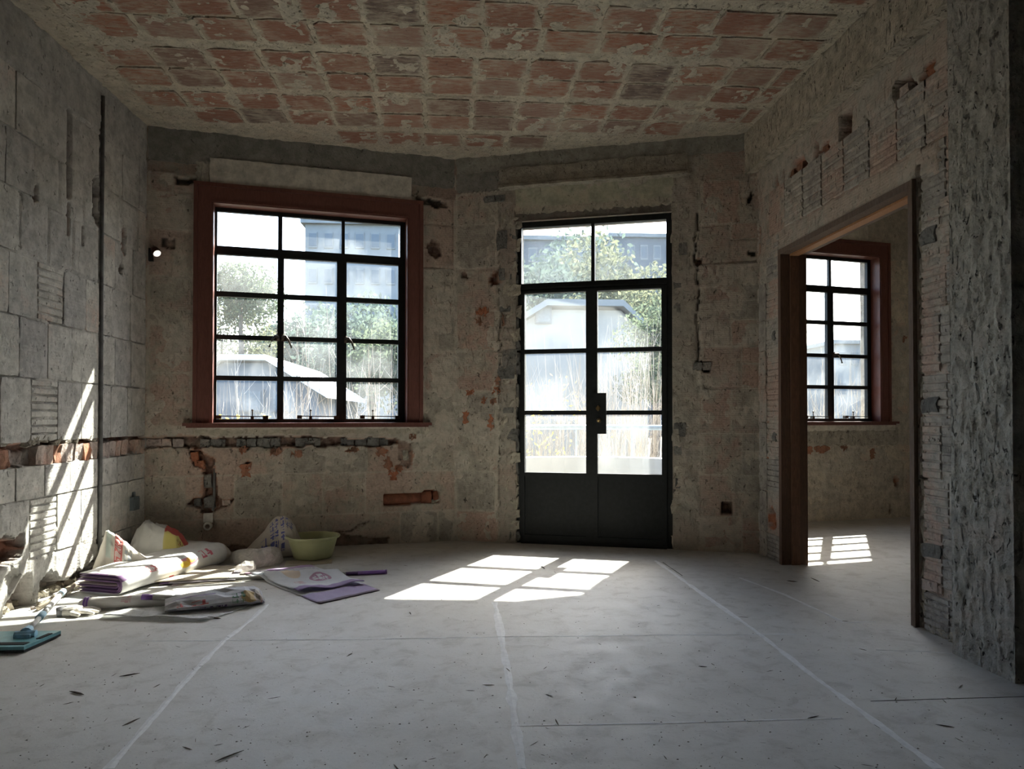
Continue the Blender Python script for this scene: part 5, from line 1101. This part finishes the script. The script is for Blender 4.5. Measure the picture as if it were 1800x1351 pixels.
# work glove
M_GLOVE = simple('knitted_cotton', (.60, .57, .52), .95, 0, .12, 60, .5); M_CUFF = simple('grey_knit', (.22, .22, .23), .95, 0, .15, 60, .5)
gc = ground(135, 1080); gv = props(empty('work_glove', gc), 'off-white knitted work glove with grey cuff on the floor', 'glove'); gi = Matrix.Translation(-gc)
gx = (ground(168, 1080)-ground(102, 1084)).normalized(); gy = Vector((-gx.y, gx.x, 0))
def L_(a, b, c): return gc+gx*a+gy*b+z*c
gm_ = MB().tube([L_(-.07, 0, .018), L_(-.045, 0, .02), L_(-.01, 0, .022), L_(.025, 0, .02)], [.030, .036, .040, .034], 12)
for (b, e, ln) in ((.030, .050, .075), (.012, .018, .085), (-.008, -.012, .085), (-.026, -.042, .07)):
    gm_.tube([L_(.01, b, .02), L_(.04, (b+e)/2, .026), L_(.03+ln*.6, e, .022), L_(.03+ln, e*1.05, .012)], [.013, .0135, .012, .009], 8)
gm_.tube([L_(-.03, -.02, .02), L_(0, -.055, .022), L_(.035, -.068, .014)], [.014, .014, .010], 8)
for i, v_ in enumerate(gm_.v): gm_.v[i] = (v_[0], v_[1], max(.001, v_[2]*.9))
go = gm_.build('hand', M_GLOVE, gv, True); go.matrix_basis = gi; md = go.modifiers.new('knit', 'REMESH'); md.mode = 'VOXEL'; md.voxel_size = .0045; md.use_smooth_shade = True
MB().tube([L_(-.10, 0, .016), L_(-.085, .004, .018), L_(-.06, 0, .019)], [.028, .031, .034], 14).build('cuff', M_CUFF, gv, True).matrix_basis = gi
# flat mop
M_TEAL = simple('teal_plastic', (.17, .40, .45), .35); M_LBLUE = simple('light_blue_plastic', (.36, .62, .82), .4); M_TUBEW = simple('white_grey_tube', (.62, .63, .62), .4); M_PAD = simple('dark_mop_pad', (.05, .055, .055), .9)
mo = props(empty('flat_mop', ground(40, 1130)), 'teal flat mop with white pole lying by the left wall', 'mop'); mi = Matrix.Translation(-mo.location)
m0, m1, m2 = ground(-95, 1150), ground(42, 1148), ground(107, 1119); m3 = m0+(m2-m1)
def quadbox(P, z0, z1): return MB().box8([p+z*z0 for p in P]+[p+z*z1 for p in P])
def sub(a0, a1, b0, b1): return [m0.lerp(m1, a).lerp(m3.lerp(m2, a), b) for a, b in ((a0, b0), (a1, b0), (a1, b1), (a0, b1))]
quadbox(sub(0, 1, 0, 1), .006, .016).build('pad', M_PAD, mo).matrix_basis = mi
hd = quadbox(sub(0, 1, 0, 1), .016, .032).build('plate', M_TEAL, mo); hd.matrix_basis = mi
quadbox(sub(.0, .95, .10, .24), .032, .035).build('grip_strip', M_PAD, hd); quadbox(sub(.93, .99, .45, .78), .032, .036).build('grip_strip', M_PAD, hd)
jc = ground(45, 1112, .05); pe = ground(111, 1052)+z*.045; pd = (pe-jc).normalized()
MB().tube([jc-gx*.045-z*.01, jc+gx*.045-z*.01], .022, 12).box(jc.x-.035, jc.x+.035, jc.y-.03, jc.y+.03, .03, jc.z).tube([jc, jc+pd*.07], [.026, .020], 12).build('swivel_joint', M_LBLUE, mo, False).matrix_basis = mi
LN = (pe-jc).length
MB().tube([jc+pd*.05, jc+pd*(LN*.33)], .0125, 12).tube([jc+pd*(LN*.33), pe-pd*.02], .0155, 12).build('pole', M_TUBEW, mo, True).matrix_basis = mi
MB().tube([jc+pd*(LN*.30), jc+pd*(LN*.40)], .0185, 12).build('collar', M_LBLUE, mo, True).matrix_basis = mi
MB().tube([pe-pd*.09, pe], .018, 12).build('end_cap', simple('pale_blue_plastic', (.50, .70, .84), .35), mo, True).matrix_basis = mi
# stick along the foot of the left wall
M_STICK = wood_mat('pale_bare_wood', (.38, .33, .26), (.52, .46, .37), (3, 3, 3), .85)
sk_ = MB().tube([Vector((-2.40, 4.22, .02)), Vector((-2.44, 4.6, .035)), Vector((-2.465, 4.95, .05))], [.013, .016, .014], 8).build('wooden_stick', M_STICK, None, True); props(sk_, 'pale wooden stick lying along the foot of the left wall', 'stick')
# rubble at the wall foot
for i in range(14):
    me = BR_M[i % 6] if i % 3 else BR_P[i % 6]; s_ = .012+.022*r_.random()
    o = bpy.data.objects.new('rubble_piece', me); COL.objects.link(o); o.location = (-2.475+r_.random()*.05, 4.25+r_.random()*.8, s_*.86); o.scale = (s_, s_*.8, s_*.8); o.rotation_euler = (0, 0, r_.random()*6)
    props(o, 'small lump of plaster rubble at the foot of the left wall', 'rubble', 'plaster rubble along the left wall')
# wood splinters scattered over the floor
M_SPL = wood_mat('dark_wood_splinter', (.07, .058, .048), (.15, .125, .10), (3, 3, 3), .9)
def spl_mesh(seed, thick):
    r = random.Random(seed); b = MB(); b.tube([(-.5, 0, .0), (-.2, .03*(r.random()-.5), .0), (.2, .04*(r.random()-.5), .0), (.5, .02*(r.random()-.5), 0)], [.01*thick, .035*thick, .03*thick, .006*thick], 5)
    me = bpy.data.meshes.new('wood_splinter'); me.from_pydata(b.v, [], b.f); me.update(); me.materials.append(M_SPL); return me
SM = [spl_mesh(i, 1+i*.25) for i in range(4)]
big = [((122, 1216, 148, 1222), 'dark wood splinter at the lower left of the floor'), ((215, 1277, 247, 1263), 'long slanting splinter at the bottom left of the floor'), ((378, 1340, 429, 1320), 'longest splinter at the bottom edge of the floor'), ((365, 1085, 388, 1088), 'thin splinter beside the corner of the plastic sheet'), ((210, 1190, 246, 1184), 'thin splinter on the left of the curved white joint'), ((1228, 1172, 1243, 1173), 'short thick splinter right of the middle of the floor'), ((1383, 1021, 1402, 1023), 'dark splinter just in front of the doorway'), ((1425, 1016, 1441, 1023), 'slanting splinter in front of the doorway sill'), ((950, 995, 958, 1000), 'small splinter lying on the sunlit patch edge')]
for (x0, y0, x1, y1), lab in big:
    a, b = ground(x0, y0), ground(x1, y1); o = bpy.data.objects.new('wood_splinter', SM[r_.randrange(4)]); COL.objects.link(o); ln = (b-a).length; o.location = (a+b)/2+z*.004; o.scale = (ln, min(ln, .13), min(ln, .09)*.9); o.rotation_euler = (0, 0, math.atan2(b.y-a.y, b.x-a.x)); props(o, lab, 'splinter', 'large wood splinters on the floor')
for i in range(110):
    px, py = r_.uniform(60, 1740), 985+366*r_.random()**.8
    p = ground(px, py)
    if p.x > 2.1 and p.y < 3.3 or p.x < -2.3 or (p.y > 3.9 and p.x < -.45) or p.y > 5.4-.25*p.x: continue
    ln = .015+.045*r_.random()**2; o = bpy.data.objects.new('wood_splinter', SM[i % 4]); COL.objects.link(o); o.location = p+z*.002; o.scale = (ln, ln*.9, ln*.6); o.rotation_euler = (0, 0, r_.random()*6.28)
    props(o, 'tiny dark wood chip scattered on the pale floor', 'wood chip', 'tiny wood chips on the floor')
V_ = []; F_ = []
for i in range(1500):
    px, py = r_.uniform(-20, 1820), 985+380*r_.random()**.75; p = ground(px, py)
    if p.y > 5.6-.25*abs(p.x) or p.x < -2.4 or (p.x > 2.2 and p.y < 3.25): continue
    s_ = .0012+.0035*r_.random()**3; k = len(V_); a = r_.random()*6.28
    V_ += [p+Vector((math.cos(a+q)*s_*(1.6 if q == 0 else 1), math.sin(a+q)*s_, 0)) for q in (0, 2.1, 4.2)]+[p+z*s_*.7]; F_ += [(k, k+1, k+3), (k+1, k+2, k+3), (k+2, k, k+3)]
props(mk('floor_grit', V_, F_, simple('grit', (.20, .18, .16), .95)), 'fine dark grit and dust specks over the floor', 'grit', kind='stuff')
